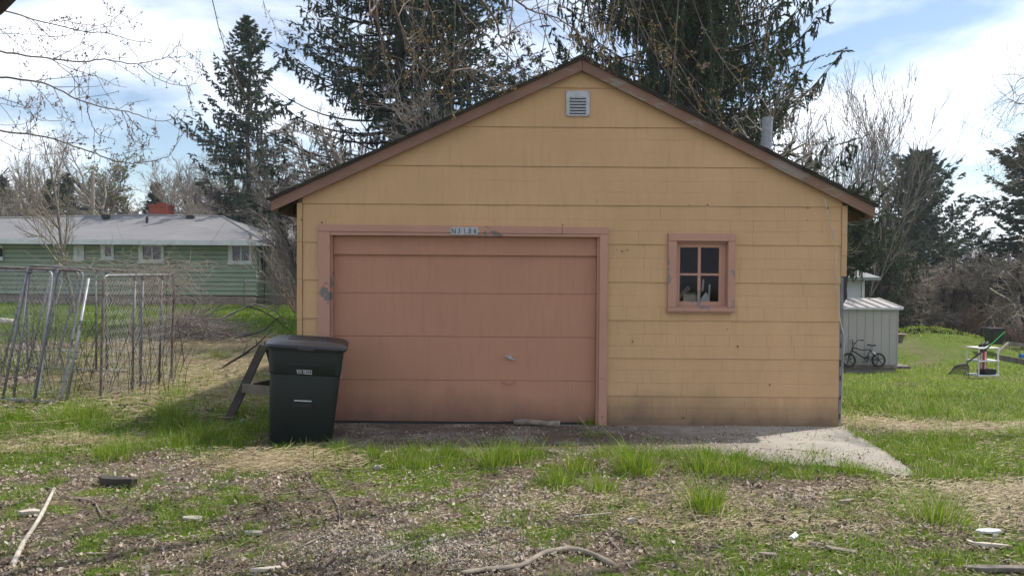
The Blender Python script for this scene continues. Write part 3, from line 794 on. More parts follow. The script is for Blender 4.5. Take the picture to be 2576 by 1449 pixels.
# ------------------------------------------------------------------ wheeled bin
def make_bin():
    root = empty('wheeled_bin', (0, 0, 0), 'large dark green wheeled rubbish bin with black lid before the pink door', 'bin')
    # body: tapered, rounded, lofted; front faces -Y
    def ring(w, dp, z, yc=0, rad=.07, n=5, front_in=0):
        pts = []
        for sx, sy, a0 in ((1, -1, -90), (1, 1, 0), (-1, 1, 90), (-1, -1, 180)):
            cx, cy = sx * (w / 2 - rad), yc + sy * (dp / 2 - rad)
            for k in range(n):
                a = R(a0 + 90 * k / (n - 1)); pts.append((cx + rad * math.cos(a), cy + rad * math.sin(a), z))
        return pts
    mb = MB()
    prof = [(.61, .56, .0), (.615, .60, .03), (.67, .72, .55), (.68, .73, .72), (.70, .755, .735), (.715, .78, .88), (.725, .79, .96), (.75, .82, .965), (.755, .825, .99)]
    for w, dp, z in prof: mb.v += ring(w, dp, z, .02)
    n = 20
    for i in range(len(prof) - 1):
        for k in range(n): a = i * n + k; b = i * n + (k + 1) % n; mb.f.append((a, b, b + n, a + n))
    mb.f.append(tuple(range(n))[::-1])
    body = mb.build('body', BINM, root, smooth=False, bevel=0)
    body.data.polygons.foreach_set('use_smooth', [True] * len(body.data.polygons))
    try:
        bpy.context.view_layer.objects.active = body
        body.data.set_sharp_from_angle(angle=R(35))
    except Exception: pass
    fy = lambda z: -(.56 + (.73 - .56) * min(z, .72) / .72) / 2 + .02 - (.02 if z > .73 else 0)
    # grab recess and bar
    rc = MB(); rc.prism([(-.085, .40), (.085, .40), (.085, .58), (.075, .60), (-.075, .60), (-.085, .58)], fy(.5) - .008, fy(.5) + .03); rc.build('grab_recess', BLACKP, root)
    fr = MB()
    for x in (-.095, .087): fr.box(x, x + .008, fy(.5) - .02, fy(.5) + .01, .36, .61)
    fr.box(-.095, .095, fy(.5) - .02, fy(.5) + .01, .60, .612); fr.build('recess_edge', BINM, root)
    br = MB(); br.tube([(-.084, fy(.46) - .03, .463), (.084, fy(.46) - .03, .463)], .009, 12); br.build('grab_bar', ALU, root)
    lw = MB(); lw.prism([(-.10, .02), (.10, .02), (.085, .36), (-.085, .36)], fy(.1) - .018, fy(.3) + .02, lambda x, z: fy(z) - .012); lw.build('front_channel', BINM, root, bevel=.004)
    rb = MB(); rb.box(-.2, .2, -.372, -.36, .825, .838); rb.build('moulded_step', BINM, root, bevel=.004)
    for x in (-.27, .17): 
        q = MB(); q.box(x, x + .12, -.366, -.345, .69, .712); q.build('moulded_step', BINM, root, bevel=.005)
    # lid
    L = MB(); lp = [(.79, .86, .985, 0), (.80, .87, .995, 0), (.795, .865, 1.02, 0), (.69, .77, 1.045, .02), (.43, .5, 1.062, .04)]
    for w, dp, z, yo in lp: L.v += ring(w, dp, z, yo, .09)
    for i in range(len(lp) - 1):
        for k in range(n): a = i * n + k; b = i * n + (k + 1) % n; L.f.append((a, b, b + n, a + n))
    L.f.append(tuple(range((len(lp) - 1) * n, len(lp) * n))); L.f.append(tuple(range(n))[::-1])
    lid = L.build('lid', LIDM, root, smooth=True)
    lid.data.set_sharp_from_angle(angle=R(22))
    for y in (-.2, -.02, .2): r_ = MB(); r_.box(-.2, .2, y - .02, y + .02, 1.045, 1.068); r_.build('lid_rib', LIDM, lid, bevel=.006)
    lp_ = MB(); lp_.box(-.08, .08, -.452, -.43, .975, 1.0); lp_.build('lid_lip', LIDM, lid, bevel=.004)
    for x in (-.22, .22):
        w = MB(); w.tube([(x - .03, .33, .12), (x + .03, .33, .12)], .12, 20); w.build('wheel', RUBBER, root, smooth=False)
    hb = MB(); hb.tube([(-.25, .43, .93), (-.25, .5, .97), (.25, .5, .97), (.25, .43, .93)], .014, 8); hb.build('handle', BINM, root)
    M = Matrix.Translation((-.005, fy(.76) - .016, .755)) @ Matrix.Rotation(R(90), 4, 'X')
    text_mesh('Y0178252', .062, WHITEP, 'serial_number', root, M, .0008, .6)
    # pale sticker on the right flank
    st = MB(); xs_ = .362
    for k in range(7):
        z = .70 + k * .028; st.box(xs_ - .004, xs_ - .002, -.30 - rs.uniform(0, .01), -.27 + rs.uniform(0, .02), z, z + .016)
    st.build('side_lettering', WHITEP, root)
    root.location = (-2.175, 8.17, -.03)
    root.rotation_euler = (R(0), R(4.0), R(11))
    return root
make_bin()

# ------------------------------------------------------------------ sawhorse behind it
sw = empty('sawhorse', (-2.6, 9.3, 0), 'weathered wooden sawhorse standing half hidden behind the rubbish bin', 'sawhorse')
a = W(660, 868, 9.2); MB().bar((a[0] + .02, 9.2, a[2]), (a[0] + .75, 9.32, a[2] - .02), .05, .09).build('top_beam', GREYWOOD, sw)
b = G(603, 1046)
MB().bar((a[0] + .03, 9.14, a[2]), (b[0], 9.0, 0.0), .035, .09, (1, 0, 0)).build('leg', DARKWOOD, sw)
MB().bar((a[0] + .05, 9.26, a[2]), (a[0] + .12, 9.75, 0.0), .035, .09, (1, 0, 0)).build('leg', DARKWOOD, sw)
MB().bar((a[0] + .70, 9.2, a[2]), (a[0] + .85, 9.05, 0.0), .035, .09, (1, 0, 0)).build('leg', DARKWOOD, sw)
MB().bar((a[0] + .70, 9.36, a[2]), (a[0] + .82, 9.8, 0.0), .035, .09, (1, 0, 0)).build('leg', DARKWOOD, sw)
c = W(610, 975, 9.02); d = W(690, 983, 9.02)
MB().bar(c, d, .025, .10).build('crosspiece', GREYWOOD, sw)
MB().bar(W(640, 972, 9.1), W(690, 960, 9.7), .03, .08).build('brace', DARKWOOD, sw)

# ------------------------------------------------------------------ kennel panels
def rrect(w, h, r, n=6, corners=(1, 1, 1, 1)):
    """closed outline in (u,v), corners BL,BR,TR,TL"""
    P = []
    for (cx, cy, a0, on) in ((r, r, 180, corners[0]), (w - r, r, 270, corners[1]), (w - r, h - r, 0, corners[2]), (r, h - r, 90, corners[3])):
        if on: P += [(cx + r * math.cos(R(a0 + 90 * k / n)), cy + r * math.sin(R(a0 + 90 * k / n))) for k in range(n + 1)]
        else: P.append((cx + (r if a0 in (270, 0) else -r), cy + (r if a0 in (0, 90) else -r)))
    return P
def panel(label, BR, u, v, w, h, mids, mats, mesh=True, topm=None, r=.1, group='leaning kennel panels', cell=.065, tr=.0185):
    BR = Vector(BR); u = Vector(u).normalized(); v = Vector(v).normalized(); nn = u.cross(v).normalized()
    root = empty('kennel_fence', BR, label, 'fence', group)
    f = lambda a, b, c=0: BR + u * a + v * b + nn * c
    P = rrect(w, h, r); P3 = [f(a, b) for a, b in P]
    # split frame: bottom, right upright (u=0), top, left upright
    def run(lo, hi): return [P3[i % len(P3)] for i in range(lo, hi)]
    k = 7
    MB().tube(run(0, k) + run(k, k + 4), tr, 10).build('bottom_rail', mats, root, smooth=False) if False else None
    MB().tube([P3[3 * k + 3]] + P3[3 * k + 4:] + P3[:4], tr, 10).build('upright', mats, root, smooth=True)
    MB().tube(P3[3:k + 4], tr, 10).build('bottom_rail', mats, root, smooth=True)
    MB().tube(P3[k + 3:2 * k + 4], tr, 10).build('upright', mats, root, smooth=True)
    MB().tube(P3[2 * k + 3:3 * k + 4], tr, 10).build('top_rail', topm or mats, root, smooth=True)
    for a in mids:
        o = MB().tube([f(a, .02), f(a, h - .02)], tr * .92, 10).build('middle_post', GALV_OLD, root, smooth=True)
        MB().tube([f(a, h - .06), f(a, h + .015)], tr * 1.5, 10).build('clamp', GALV_OLD, o); MB().tube([f(a, h * .55), f(a, h * .55 + .03)], tr * 1.35, 10).build('clamp', GALV_OLD, o)
    if mesh:
        n = int(w / cell); mb_p0 = []; mb_p1 = []
        rr = random.Random(int(w * 1000)); m = int(h / cell)
        for i in range(n):
            off = [(rr.uniform(-.006, .006)) for _ in range(m + 1)]
            sag = lambda b: .02 * math.sin(b * 3 + i * .3)
            pr = None
            for j in range(m + 1):
                a = (i + (j % 2)) * cell + off[j] + .3 * cell; q = f(min(a, w), j * cell + .01, sag(j * cell))
                if pr is not None: mb_p0.append(pr); mb_p1.append(q)
                pr = q
        V, F = segs_mesh(np.array([tuple(p) for p in mb_p0]), np.array([tuple(p) for p in mb_p1]), .0032, .0032, 3)
        np_mesh('chain_link_mesh', V, F, WIRE, root)
    return root
def segs_mesh(p0, p1, r0, r1, n=3):
    p0 = np.asarray(p0, float); p1 = np.asarray(p1, float); N = len(p0)
    r0 = np.broadcast_to(np.asarray(r0, float), (N,)); r1 = np.broadcast_to(np.asarray(r1, float), (N,))
    d = p1 - p0; L = np.linalg.norm(d, axis=1, keepdims=True); d = d / np.maximum(L, 1e-9)
    ref = np.where(np.abs(d[:, 2:3]) > .9, np.array([[1., 0, 0]]), np.array([[0, 0, 1.]]))
    u = np.cross(d, ref); u /= np.maximum(np.linalg.norm(u, axis=1, keepdims=True), 1e-9); w = np.cross(d, u)
    V = np.empty((N, 2 * n, 3))
    for k in range(n):
        a = 2 * math.pi * k / n; o = u * math.cos(a) + w * math.sin(a)
        V[:, k] = p0 + o * r0[:, None]; V[:, n + k] = p1 + o * r1[:, None]
    b = np.arange(N)[:, None, None] * (2 * n)
    f = np.array([[k, (k + 1) % n, (k + 1) % n + n, k + n] for k in range(n)])[None]
    return V.reshape(-1, 3), (b + f).reshape(-1, 4)

br = G(153, 1012); tr_ = W(211, 680, br[1] + .55)
panel('front leaning kennel panel with the rusty top rail and bent right corner', br, (-1, .04, .03), Vector(tr_) - Vector(br), 2.4, 1.80, (.36, .78, 1.4), GALV_OLD, topm=RUST, mesh=True)
br2 = G(166, 1014); tr2 = W(223, 700, br2[1] + .5)
rt2 = empty('kennel_upright', Vector(br2), 'loose galvanised upright leaning against the front kennel panel', 'fence post')
MB().tube([br2, tr2], .021, 10).build('tube', GALV, rt2, smooth=True)
MB().tube([Vector(br2).lerp(Vector(tr2), .62), Vector(br2).lerp(Vector(tr2), .65)], .03, 10).build('clamp', GALV_OLD, rt2)
br = G(66, 1012); br[1] += .25; tr_ = W(134, 672, br[1] + .6)
panel('second leaning kennel panel with wide rounded lower corner beside the front one', br, (-1, .03, .0), Vector(tr_) - Vector(br), 2.0, 1.84, (.33, .8), GALV, mesh=False, r=.14)
br = G(25, 930); tr_ = W(90, 676, br[1] + .3)
panel('third kennel panel deeper behind the leaning pair at the left edge', (br[0] + .75, br[1], 0), (-1, .1, 0), Vector(tr_) - Vector(br), 2.4, 1.72, (.28, .5, .95), GALV_OLD, mesh=True)
br = (W(246, 900, 13.2)[0] + 1.0, 13.1, 0.0)
panel('rear kennel panel with pale top rail and chain link standing across the back', (W(352, 900, 13.1)[0], 13.1, 0), (-1, -.02, .05), (0, 0, 1), 1.85, 1.68, (.55, .72), GALV_OLD, mesh=True)
e0 = G(253, 1010); e1 = np.array(G(431, 962))
panel('end kennel panel running back to front with rusty uprights and vines', (e1[0], e1[1], 0.0), Vector((e0[0] - e1[0], e0[1] - e1[1], -.0)), (0.03, 0, 1), float(np.linalg.norm((e0 - e1)[:2])), 1.64, (.35, .85, 1.05), RUST, topm=GALV, mesh=True, r=.09)
# tangled dry vines over the panels
def wander(rng, p, d, L, n, wob, droop=0):
    out = [Vector(p)]; d = Vector(d).normalized()
    for i in range(n):
        d = (d + Vector((rng.gauss(0, wob), rng.gauss(0, wob), rng.gauss(0, wob) - droop))).normalized()
        out.append(out[-1] + d * (L / n))
    return out
def chains(lines, r0, r1, n=3):
    P0, P1, A, B = [], [], [], []
    for li, ln in enumerate(lines):
        m = len(ln) - 1; ra = r0[li] if isinstance(r0, list) else r0
        for i in range(m):
            P0.append(tuple(ln[i])); P1.append(tuple(ln[i + 1])); A.append(ra + (r1 - ra) * i / m); B.append(ra + (r1 - ra) * (i + 1) / m)
    return segs_mesh(np.array(P0), np.array(P1), np.array(A), np.array(B), n)
vr = random.Random(3); L = []
for k in range(520):
    t = vr.random(); 
    if vr.random() < .55:
        px = vr.gauss(390, 55); Y = vr.uniform(11.2, 13.2); p = W(px, vr.gauss(700, 22), Y)
        L.append(wander(vr, p, (vr.uniform(-1, 1), vr.uniform(-.4, .4), vr.uniform(-.6, .5)), vr.uniform(.3, .9), 8, .25, .06))
    elif vr.random() < .5:
        px = vr.uniform(120, 560); Y = vr.uniform(11.5, 13.4); p = W(px, vr.gauss(668, 12), Y)
        L.append(wander(vr, p, (vr.uniform(-1, 1), vr.uniform(-.4, .4), vr.uniform(-.2, .4)), vr.uniform(.3, .8), 8, .22, .07))
    else:
        px = vr.uniform(-10, 470); Y = vr.uniform(10.6, 13.6); x = (px - 1288) / 1985 * Y
        L.append(wander(vr, (x, Y, 0), (vr.uniform(-.25, .25), vr.uniform(-.2, .2), 1), vr.uniform(.5, 1.7), 8, .12))
V, F = chains(L, .0035, .0012)
o = np_mesh('dry_vines', V, F, TWIG_PALE, origin=(-5.5, 12, 0)); tag(o, 'dry tangled vines and weed stalks caught in the kennel panels', 'vines', kind='stuff')
L = []
for k in range(110):
    px = vr.uniform(-10, 470); Y = vr.uniform(10.6, 14.5); x = (px - 1288) / 1985 * Y
    L.append(wander(vr, (x, Y, 0), (vr.uniform(-.3, .3), vr.uniform(-.2, .2), 1), vr.uniform(.6, 2.0), 9, .1))
V, F = chains(L, .005, .0015)
o = np_mesh('dead_weed_stalks', V, F, TWIG_DK, origin=(-5.5, 12, 0)); tag(o, 'dark leafless stalks standing up between the kennel panels', 'weeds', kind='stuff')

# ------------------------------------------------------------------ brush pile, fallen branches
L = []; br_ = random.Random(12)
for k in range(900):
    px = br_.gauss(500, 62); Y = 19 + br_.gauss(0, .8); x = (px - 1288) / 1985 * Y
    hh = .62 * math.exp(-((px - 480) / 75) ** 2)
    z = br_.uniform(0, max(.08, hh))
    L.append(wander(br_, (x, Y, z), (br_.uniform(-1, 1), br_.uniform(-.5, .5), br_.uniform(-.22, .3)), br_.uniform(.3, 1.2), 5, .16, .02))
V, F = chains(L, .011, .004)
o = np_mesh('brush_pile', V, F, TWIG, origin=(-7.7, 19, 0)); tag(o, 'low pile of grey brown cut brush on the left lawn', 'brush', kind='stuff')
L = []
for k in range(220):
    px = br_.gauss(470, 50); Y = 18.8 + br_.gauss(0, .6); x = (px - 1288) / 1985 * Y
    L.append(wander(br_, (x, Y, br_.uniform(0, .5)), (br_.uniform(-1, 1), br_.uniform(-.3, .3), br_.uniform(0, .9)), br_.uniform(.3, .9), 5, .2))
V, F = chains(L, .007, .002)
o = np_mesh('brush_twigs', V, F, TWIG_PALE, origin=(-7.7, 19, 0)); tag(o, 'bleached fine twigs sticking out of the brush pile', 'brush', kind='stuff')
def pxline(pts, Y): return catmull([W(a, b, Y + (c[0] if c else 0)) for a, b, *c in pts], 5)
def gline(pts, lift=.01):
    q = []
    for a, b in pts:
        p = G(a, b); q.append(Vector((p[0], p[1], p[2] + lift)))
    return catmull(q, 5)
def branch(name, pts, r, m, label, cat='branch', twigs=0, group=None, rend=None):
    rr = [r + ((rend if rend is not None else r * .35) - r) * i / (len(pts) - 1) for i in range(len(pts))]
    jr = random.Random(len(label)); rr = [q * jr.uniform(.88, 1.1) for q in rr]
    o0 = Vector(pts[0]); root = empty(name, o0, label, cat, group) if twigs else None
    mb = MB(); mb.tube(pts, rr, 8)
    if not twigs:
        o = mb.build(name, m, None, smooth=True, origin=o0); tag(o, label, cat, group); return o
    mb.build('stem', m, root, smooth=True)
    for k in range(twigs):
        i = jr.randrange(len(pts) // 4, len(pts) - 1); d = (pts[i + 1] - pts[i]).normalized()
        ln = wander(jr, pts[i], d + Vector((jr.uniform(-.7, .7), jr.uniform(-.3, .3), jr.uniform(-.1, .5))), jr.uniform(.15, .5), 6, .12)
        MB().tube(ln, [rr[i] * .5 * (1 - .13 * q) for q in range(len(ln))], 5).build('side_twig', m, root, smooth=True)
    return root
branch('fallen_branch', pxline([(537, 815, 0), (560, 800), (605, 778), (645, 766), (690, 782), (728, 815)], 19), .03, TWIG, 'arched fallen branch rising out of the brush pile toward the garage', twigs=4)
branch('fallen_branch', pxline([(628, 771), (655, 780), (690, 800), (712, 818), (735, 835)], 19.2), .02, TWIG_DK, 'dark drooping bough behind the arched branch by the garage corner', twigs=2)
branch('fallen_branch', pxline([(590, 850), (660, 832), (700, 800), (748, 795)], 18), .016, TWIG_DK, 'thin dark branch reaching toward the left garage wall', twigs=3)
branch('broken_branch', [Vector(G(557, 929)) + Vector((0, 0, .03)), Vector(W(610, 893, 12.4)), Vector(W(645, 868, 12.2)), Vector(W(668, 845, 12.0))], .022, TWIG_DK, 'long dark broken branch propped up left of the sawhorse', twigs=3)
p = W(330, 800, 17.5); q = W(337, 768, 17.3)
branch('birch_stub', [Vector((p[0], 17.5, -.02)), Vector(p), Vector(q), Vector(W(333, 762, 17.3))], .05, CHIP, 'short white split log stub standing beyond the kennel mesh', 'log', rend=.03)
branch('birch_log', [Vector(G(0, 812)) + Vector((0, 0, .05)), Vector(G(42, 814)) + Vector((0, 0, .05))], .12, CHIP, 'white log lying on the lawn at the left edge', 'log', rend=.09)
branch('fallen_branch', gline([(45, 892), (100, 886), (170, 888), (235, 886)], .03), .035, TWIG, 'grey pole lying on the grass behind the leaning panels', rend=.02)
branch('fallen_branch', gline([(345, 972), (390, 965), (425, 930)], .05), .03, TWIG_DK, 'dark curved bough lying at the foot of the end kennel panel')

# ------------------------------------------------------------------ sticks and scraps on the foreground
def c5(c, ox, oy): return [((ox + x / 2.576) / 1.1646, (oy + y / 2.576) / 1.1646) for x, y in c]
A = lambda c: c5(c, 0, 1150); B = lambda c: c5(c, 1000, 1150); Cc = lambda c: c5(c, 2000, 1150)
branch('fallen_branch', gline(B([(900, 1382), (1100, 1352), (1330, 1330), (1450, 1272), (1560, 1218), (1750, 1200), (1900, 1240), (2040, 1312)]), .018), .016, STICK, 'thick curved grey branch lying at the bottom centre of the picture', rend=.018)
branch('stick', gline(B([(235, 1297), (340, 1240), (440, 1190), (540, 1138)]), .012), .011, STICK, 'short straight pale stick below the middle of the garage door', rend=.008)
branch('fallen_branch', gline(B([(340, 276), (560, 292), (760, 318), (960, 322), (1160, 312), (1390, 332)]), .02), .014, GREYWOOD, 'long crooked branch lying on the concrete before the door', twigs=2, rend=.014)
branch('log', [Vector((.03 + i * .13, 8.86 - .01 * i, .035 + .01 * math.sin(i * 1.4))) for i in range(5)], .032, STICK, 'short round log lying against the foot of the pink door', 'log', rend=.036)
branch('fallen_branch', gline(A([(100, 1312), (180, 1150), (300, 960), (410, 742)]), .02), .017, CHIP, 'pale straight pole lying in the leaves at the lower left', rend=.013)
branch('stick', gline(A([(325, 712), (420, 752), (520, 802), (700, 832), (780, 942), (980, 1032)]), .014), .008, STICK, 'kinked grey stick running right from the end of the pale pole', rend=.004)
branch('stick', gline(A([(0, 876), (100, 858), (230, 800), (330, 716)]), .014), .007, TWIG_DK, 'dark bent stick at the left edge above the pale pole')
branch('stick', gline(A([(1190, 750), (1430, 756), (1690, 722)]), .012), .008, STICK, 'thin whitish stick in the leaves below left of the bin')
branch('vine_stem', gline(A([(2100, 776), (2440, 740), (2540, 850), (2562, 950), (2540, 1040), (2400, 1110), (2230, 1192)]), .012), .006, STICK, 'curved brown vine stem looping in the leaves below the bin', 'stem', rend=.005)
branch('fallen_branch', gline(A([(895, 112), (1080, 100), (1250, 150), (1450, 152), (1620, 145)]), .03), .016, TWIG_DK, 'dark wavy branch in the shaded grass left of the bin')
branch('stick', gline(A([(2120, 486), (2250, 494), (2400, 492)]), .015), .014, CHIP, 'pale stub of wood in the grass right below the bin', rend=.01)
branch('stick', gline(A([(2170, 572), (2300, 576), (2450, 570)]), .015), .009, STICK, 'straight grey stick in the grass under the bin')
branch('stick', gline(A([(650, 1228), (780, 1224), (900, 1230)]), .012), .008, STICK, 'small grey stick low at the bottom left')
branch('stick', gline(A([(1140, 1200), (1190, 1130), (1250, 1260), (1200, 1320)]), .014), .006, STICK, 'twisted little twig near the bottom left of centre')
branch('stick', gline(B([(2020, 1120), (2060, 1160), (2110, 1215)]), .014), .012, STICK, 'stubby grey stick right of the big curved branch')
branch('stick', gline(B([(2225, 1118), (2280, 1180), (2330, 1232), (2410, 1248)]), .012), .007, STICK, 'thin bent stick between the curved branch and the right scraps')
branch('stick', gline(B([(960, 1165), (1090, 1150), (1240, 1098)]), .012), .006, STICK, 'slim brown stick left above the big curved branch')
branch('stick', gline(B([(1240, 830), (1228, 880), (1212, 930)]), .012), .005, TWIG_DK, 'short dark upright twig in the middle of the litter')
branch('stick', gline(Cc([(2320, 312), (2450, 305), (2600, 300)]), .02), .016, GREYWOOD, 'dark branch lying on the straw strip at the right edge')
branch('stick', gline(Cc([(2380, 335), (2480, 340), (2610, 345)]), .02), .014, GREYWOOD, 'lower of two branches on the straw strip at the right edge')
branch('dry_reed', [Vector(G(1497, 1107)), Vector(W(1478, 1076, 7.95)), Vector(W(1457, 1046, 7.9))], .004, STRAWM if False else CHIP, 'single tall dry stem standing before the right door post', 'stem')
def slab_thing(name, c, w, l, t, rz, m, label, cat, jit=.006, rx=0, seed=1):
    p = G(*c); r_ = random.Random(seed); o = MB(); n = 6
    top = []
    for k in range(9):
        a = 2 * math.pi * k / 9; s = 1 / max(abs(math.cos(a)), abs(math.sin(a))) if l > 1.8 * w else 1
        top.append((math.cos(a) * l / 2 * s * r_.uniform(.85, 1), math.sin(a) * w / 2 * s * r_.uniform(.8, 1), t + r_.uniform(-jit, jit)))
    nn = len(top); o.add(top + [(x * .95, y * .95, 0) for x, y, z in top], [tuple(range(nn)), tuple(range(2 * nn - 1, nn - 1, -1))] + [(i, i + nn, (i + 1) % nn + nn, (i + 1) % nn) for i in range(nn)])
    ob = o.build(name, m, None, bevel=.002); ob.location = (p[0], p[1], p[2] + .008); ob.rotation_euler = (R(rx), R(r_.uniform(-6, 6)), R(rz)); tag(ob, label, cat); return ob
sc = c5([(885, 700), (220, 925), (1450, 965), (1910, 1075), (2000, 1350)], 0, 1150)
slab_thing('bark_slab', sc[0], .09, .36, .06, -12, DARKWOOD, 'dark rotten slab of bark lying in the leaves left of centre', 'bark', .015, 8, 3)
slab_thing('bark_chip', sc[1], .06, .15, .03, 10, CHIP, 'pale torn scrap beside the pole at lower left', 'chip', .01, 4, 4)
slab_thing('flat_stone', sc[2], .07, .14, .02, 5, STONE, 'flat tan stone among the leaves below the bark slab', 'stone', .004, 0, 5)
slab_thing('flat_stone', sc[3], .06, .13, .02, -8, STONE, 'flat stone lower down beneath the vine stem', 'stone', .004, 0, 6)
slab_thing('split_chip', sc[4], .05, .2, .02, 25, CHIP, 'pale split chip at the bottom edge below the bin', 'chip', .006, 0, 7)
sb = B([(272, 580), (2185, 980), (1880, 935), (1590, 415)])
slab_thing('stone', sb[0], .06, .085, .03, 0, STONE, 'white lump of stone left in the dark litter before the door', 'stone', .015, 0, 8)
slab_thing('stone', sb[1], .045, .07, .025, 30, STONE, 'white pointed stone right of centre in the litter', 'stone', .012, 0, 9)
slab_thing('wood_strip', sb[2], .025, .32, .01, 2, CHIP, 'long thin pale strip of wood in the middle foreground', 'strip', .003, 0, 10)
slab_thing('curled_leaf', sb[3], .06, .08, .02, 20, STICK, 'large rust brown curled leaf at the grass edge before the door', 'leaf', .01, 10, 11)
scx = Cc([(2305, 1062), (2330, 1167), (2420, 1350), (1230, 840), (1200, 1200), (640, 1235), (2170, 1140), (830, 1105), (1400, 300), (1000, 285)])
slab_thing('wood_scrap', scx[0], .055, .17, .02, -12, WHITET, 'white painted scrap of wood near the right edge', 'scrap', .004, 5, 12)
slab_thing('wood_scrap', scx[1], .035, .26, .02, 0, CHIP, 'narrow pale lath below the white painted scrap', 'scrap', .003, 0, 13)
slab_thing('grey_plank', scx[2], .07, .5, .025, -10, GREYWOOD, 'grey weathered plank at the bottom right corner', 'plank', .004, 0, 14)
slab_thing('bark_curl', scx[3], .045, .17, .03, 28, STICK, 'curled grey strip of bark in the right foreground', 'bark', .012, 12, 15)
slab_thing('wood_scrap', scx[4], .06, .2, .015, -22, STICK, 'tan splintered board end in the right foreground', 'scrap', .006, 0, 16)
slab_thing('bark_chip', scx[5], .05, .13, .015, 3, STICK, 'tan flake of bark at the bottom right of centre', 'chip', .005, 0, 17)
slab_thing('split_chip', scx[6], .03, .09, .015, 80, CHIP, 'small orange tan chip left of the narrow lath', 'chip', .003, 0, 18)
slab_thing('paper_scrap', scx[7], .04, .08, .02, 40, WHITET, 'folded white scrap in the leaves right of centre', 'scrap', .015, 20, 19)
slab_thing('tar_scrap', c5([(930, 290)], 2000, 1150)[0], .07, .26, .02, -14, TAR_AND_SHADE, 'black torn strip of tar paper on the sunny concrete', 'scrap', .008, 4, 20)
slab_thing('wood_splinter', c5([(1100, 297)], 2000, 1150)[0], .02, .16, .012, 3, CHIP, 'pale splinter beside the black strip by the wall corner', 'splinter', .003, 0, 21)
# ------------------------------------------------------------------ green ranch house
HY = 38.0
hs = empty('green_house', (-20, HY, 0), 'long low green clapboard house with pale grey hip roof and red chimney', 'house')
hx = lambda px, Y=HY: (px - 1288) / 1985 * Y + .0
hz = lambda px, py, Y=HY: float(W(px, py, Y)[2])
XA, XB = -33.0, hx(643)
ZB, ZT = .42, 3.02
MB().box(XA, XB - .05, HY + .05, HY + 9, ZB - .02, ZT).build('wall', TAR_AND_SHADE, hs)  # near-black backing paints the shadow lines between the siding boards
MB().box(XA, XB - .02, HY + .02, HY + 9, -.4, ZB - .03).build('foundation', FOUND, hs)
MB().box(XB - .4, XB + .02 , HY + 1.2, HY + 9, -.4, ZB - .03).build('foundation', FOUND, hs)
nb = 12; step = (ZT - ZB) / nb
wins = [(-2, 9, 617, 652, 0), (187, 213, 616, 653, 1), (255, 288, 611, 651, 0), (350, 413, 612, 659, 2), (575, 634, 612, 662, 2)]
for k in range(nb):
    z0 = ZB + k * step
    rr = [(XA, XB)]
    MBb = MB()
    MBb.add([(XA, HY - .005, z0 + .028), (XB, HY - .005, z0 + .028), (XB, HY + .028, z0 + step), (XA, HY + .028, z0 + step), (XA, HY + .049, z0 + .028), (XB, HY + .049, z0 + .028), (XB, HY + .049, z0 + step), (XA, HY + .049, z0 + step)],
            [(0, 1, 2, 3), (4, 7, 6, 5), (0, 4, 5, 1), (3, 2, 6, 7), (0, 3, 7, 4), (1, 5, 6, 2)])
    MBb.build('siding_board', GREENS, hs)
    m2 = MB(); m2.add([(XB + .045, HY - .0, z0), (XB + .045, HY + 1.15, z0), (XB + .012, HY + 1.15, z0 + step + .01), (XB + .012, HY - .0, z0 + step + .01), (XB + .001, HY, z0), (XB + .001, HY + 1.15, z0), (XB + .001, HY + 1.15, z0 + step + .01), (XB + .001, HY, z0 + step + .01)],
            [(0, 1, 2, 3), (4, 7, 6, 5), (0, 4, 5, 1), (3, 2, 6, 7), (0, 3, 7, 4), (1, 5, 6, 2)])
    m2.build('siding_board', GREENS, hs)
for a, b, c, d, kind in wins:
    x0, x1 = hx(a), hx(b); z1, z0 = hz(a, c), hz(a, d)
    f = MB()
    t = .13
    f.box(x0, x1, HY - .07, HY + .03, z1 - t, z1); f.box(x0, x1, HY - .07, HY + .03, z0, z0 + t); f.box(x0, x0 + (t * 1.6), HY - .07, HY + .03, z0 + t, z1 - t); f.box(x1 - t, x1, HY - .07, HY + .03, z0 + t, z1 - t)
    w = f.build('window', WHITET, hs)
    MB().box(x0 + t * 1.5, x1 - t, HY - .03, HY - .02, z0 + t, z1 - t).build('pane', HGLASS if kind != 1 else WHITET, w)
    if kind == 2:
        xm = (x0 + x1) / 2 + .05; MB().box(xm - .03, xm + .03, HY - .06, HY - .031, z0 + t, z1 - t).build('mullion', WHITET, w)
    MB().box(x0 - .05, x1 + .05, HY - .1, HY - .0, z0 - .06, z0 - .002).build('sill', WHITET, w)
w = MB().box(XB + .05, XB + .09, HY + .35, HY + .9, 1.55, 2.6).build('window', WHITET, hs); MB().box(XB + .091, XB + .1, HY + .42, HY + .83, 1.63, 2.52).build('pane', HGLASS, w)
# rear wing to the right of the recess
MB().box(XB + .06, -5.0, HY + 1.25, HY + 8, ZB, 2.85).build('wing_wall', GREENS, hs)
MB().box(XB + .06, -5.0, HY + 1.22, HY + 8, -.4, ZB - .01).build('foundation', FOUND, hs)
for a, b in ((682, 705), (720, 742)):
    Y = HY + 1.2; x0, x1 = hx(a, Y), hx(b, Y)
    w = MB().box(x0, x1, Y - .04, Y + .04, 1.2, 2.5).build('window', WHITET, hs); MB().box(x0 + .08, x1 - .08, Y - .05, Y - .041, 1.3, 2.4).build('pane', HGLASS, w)
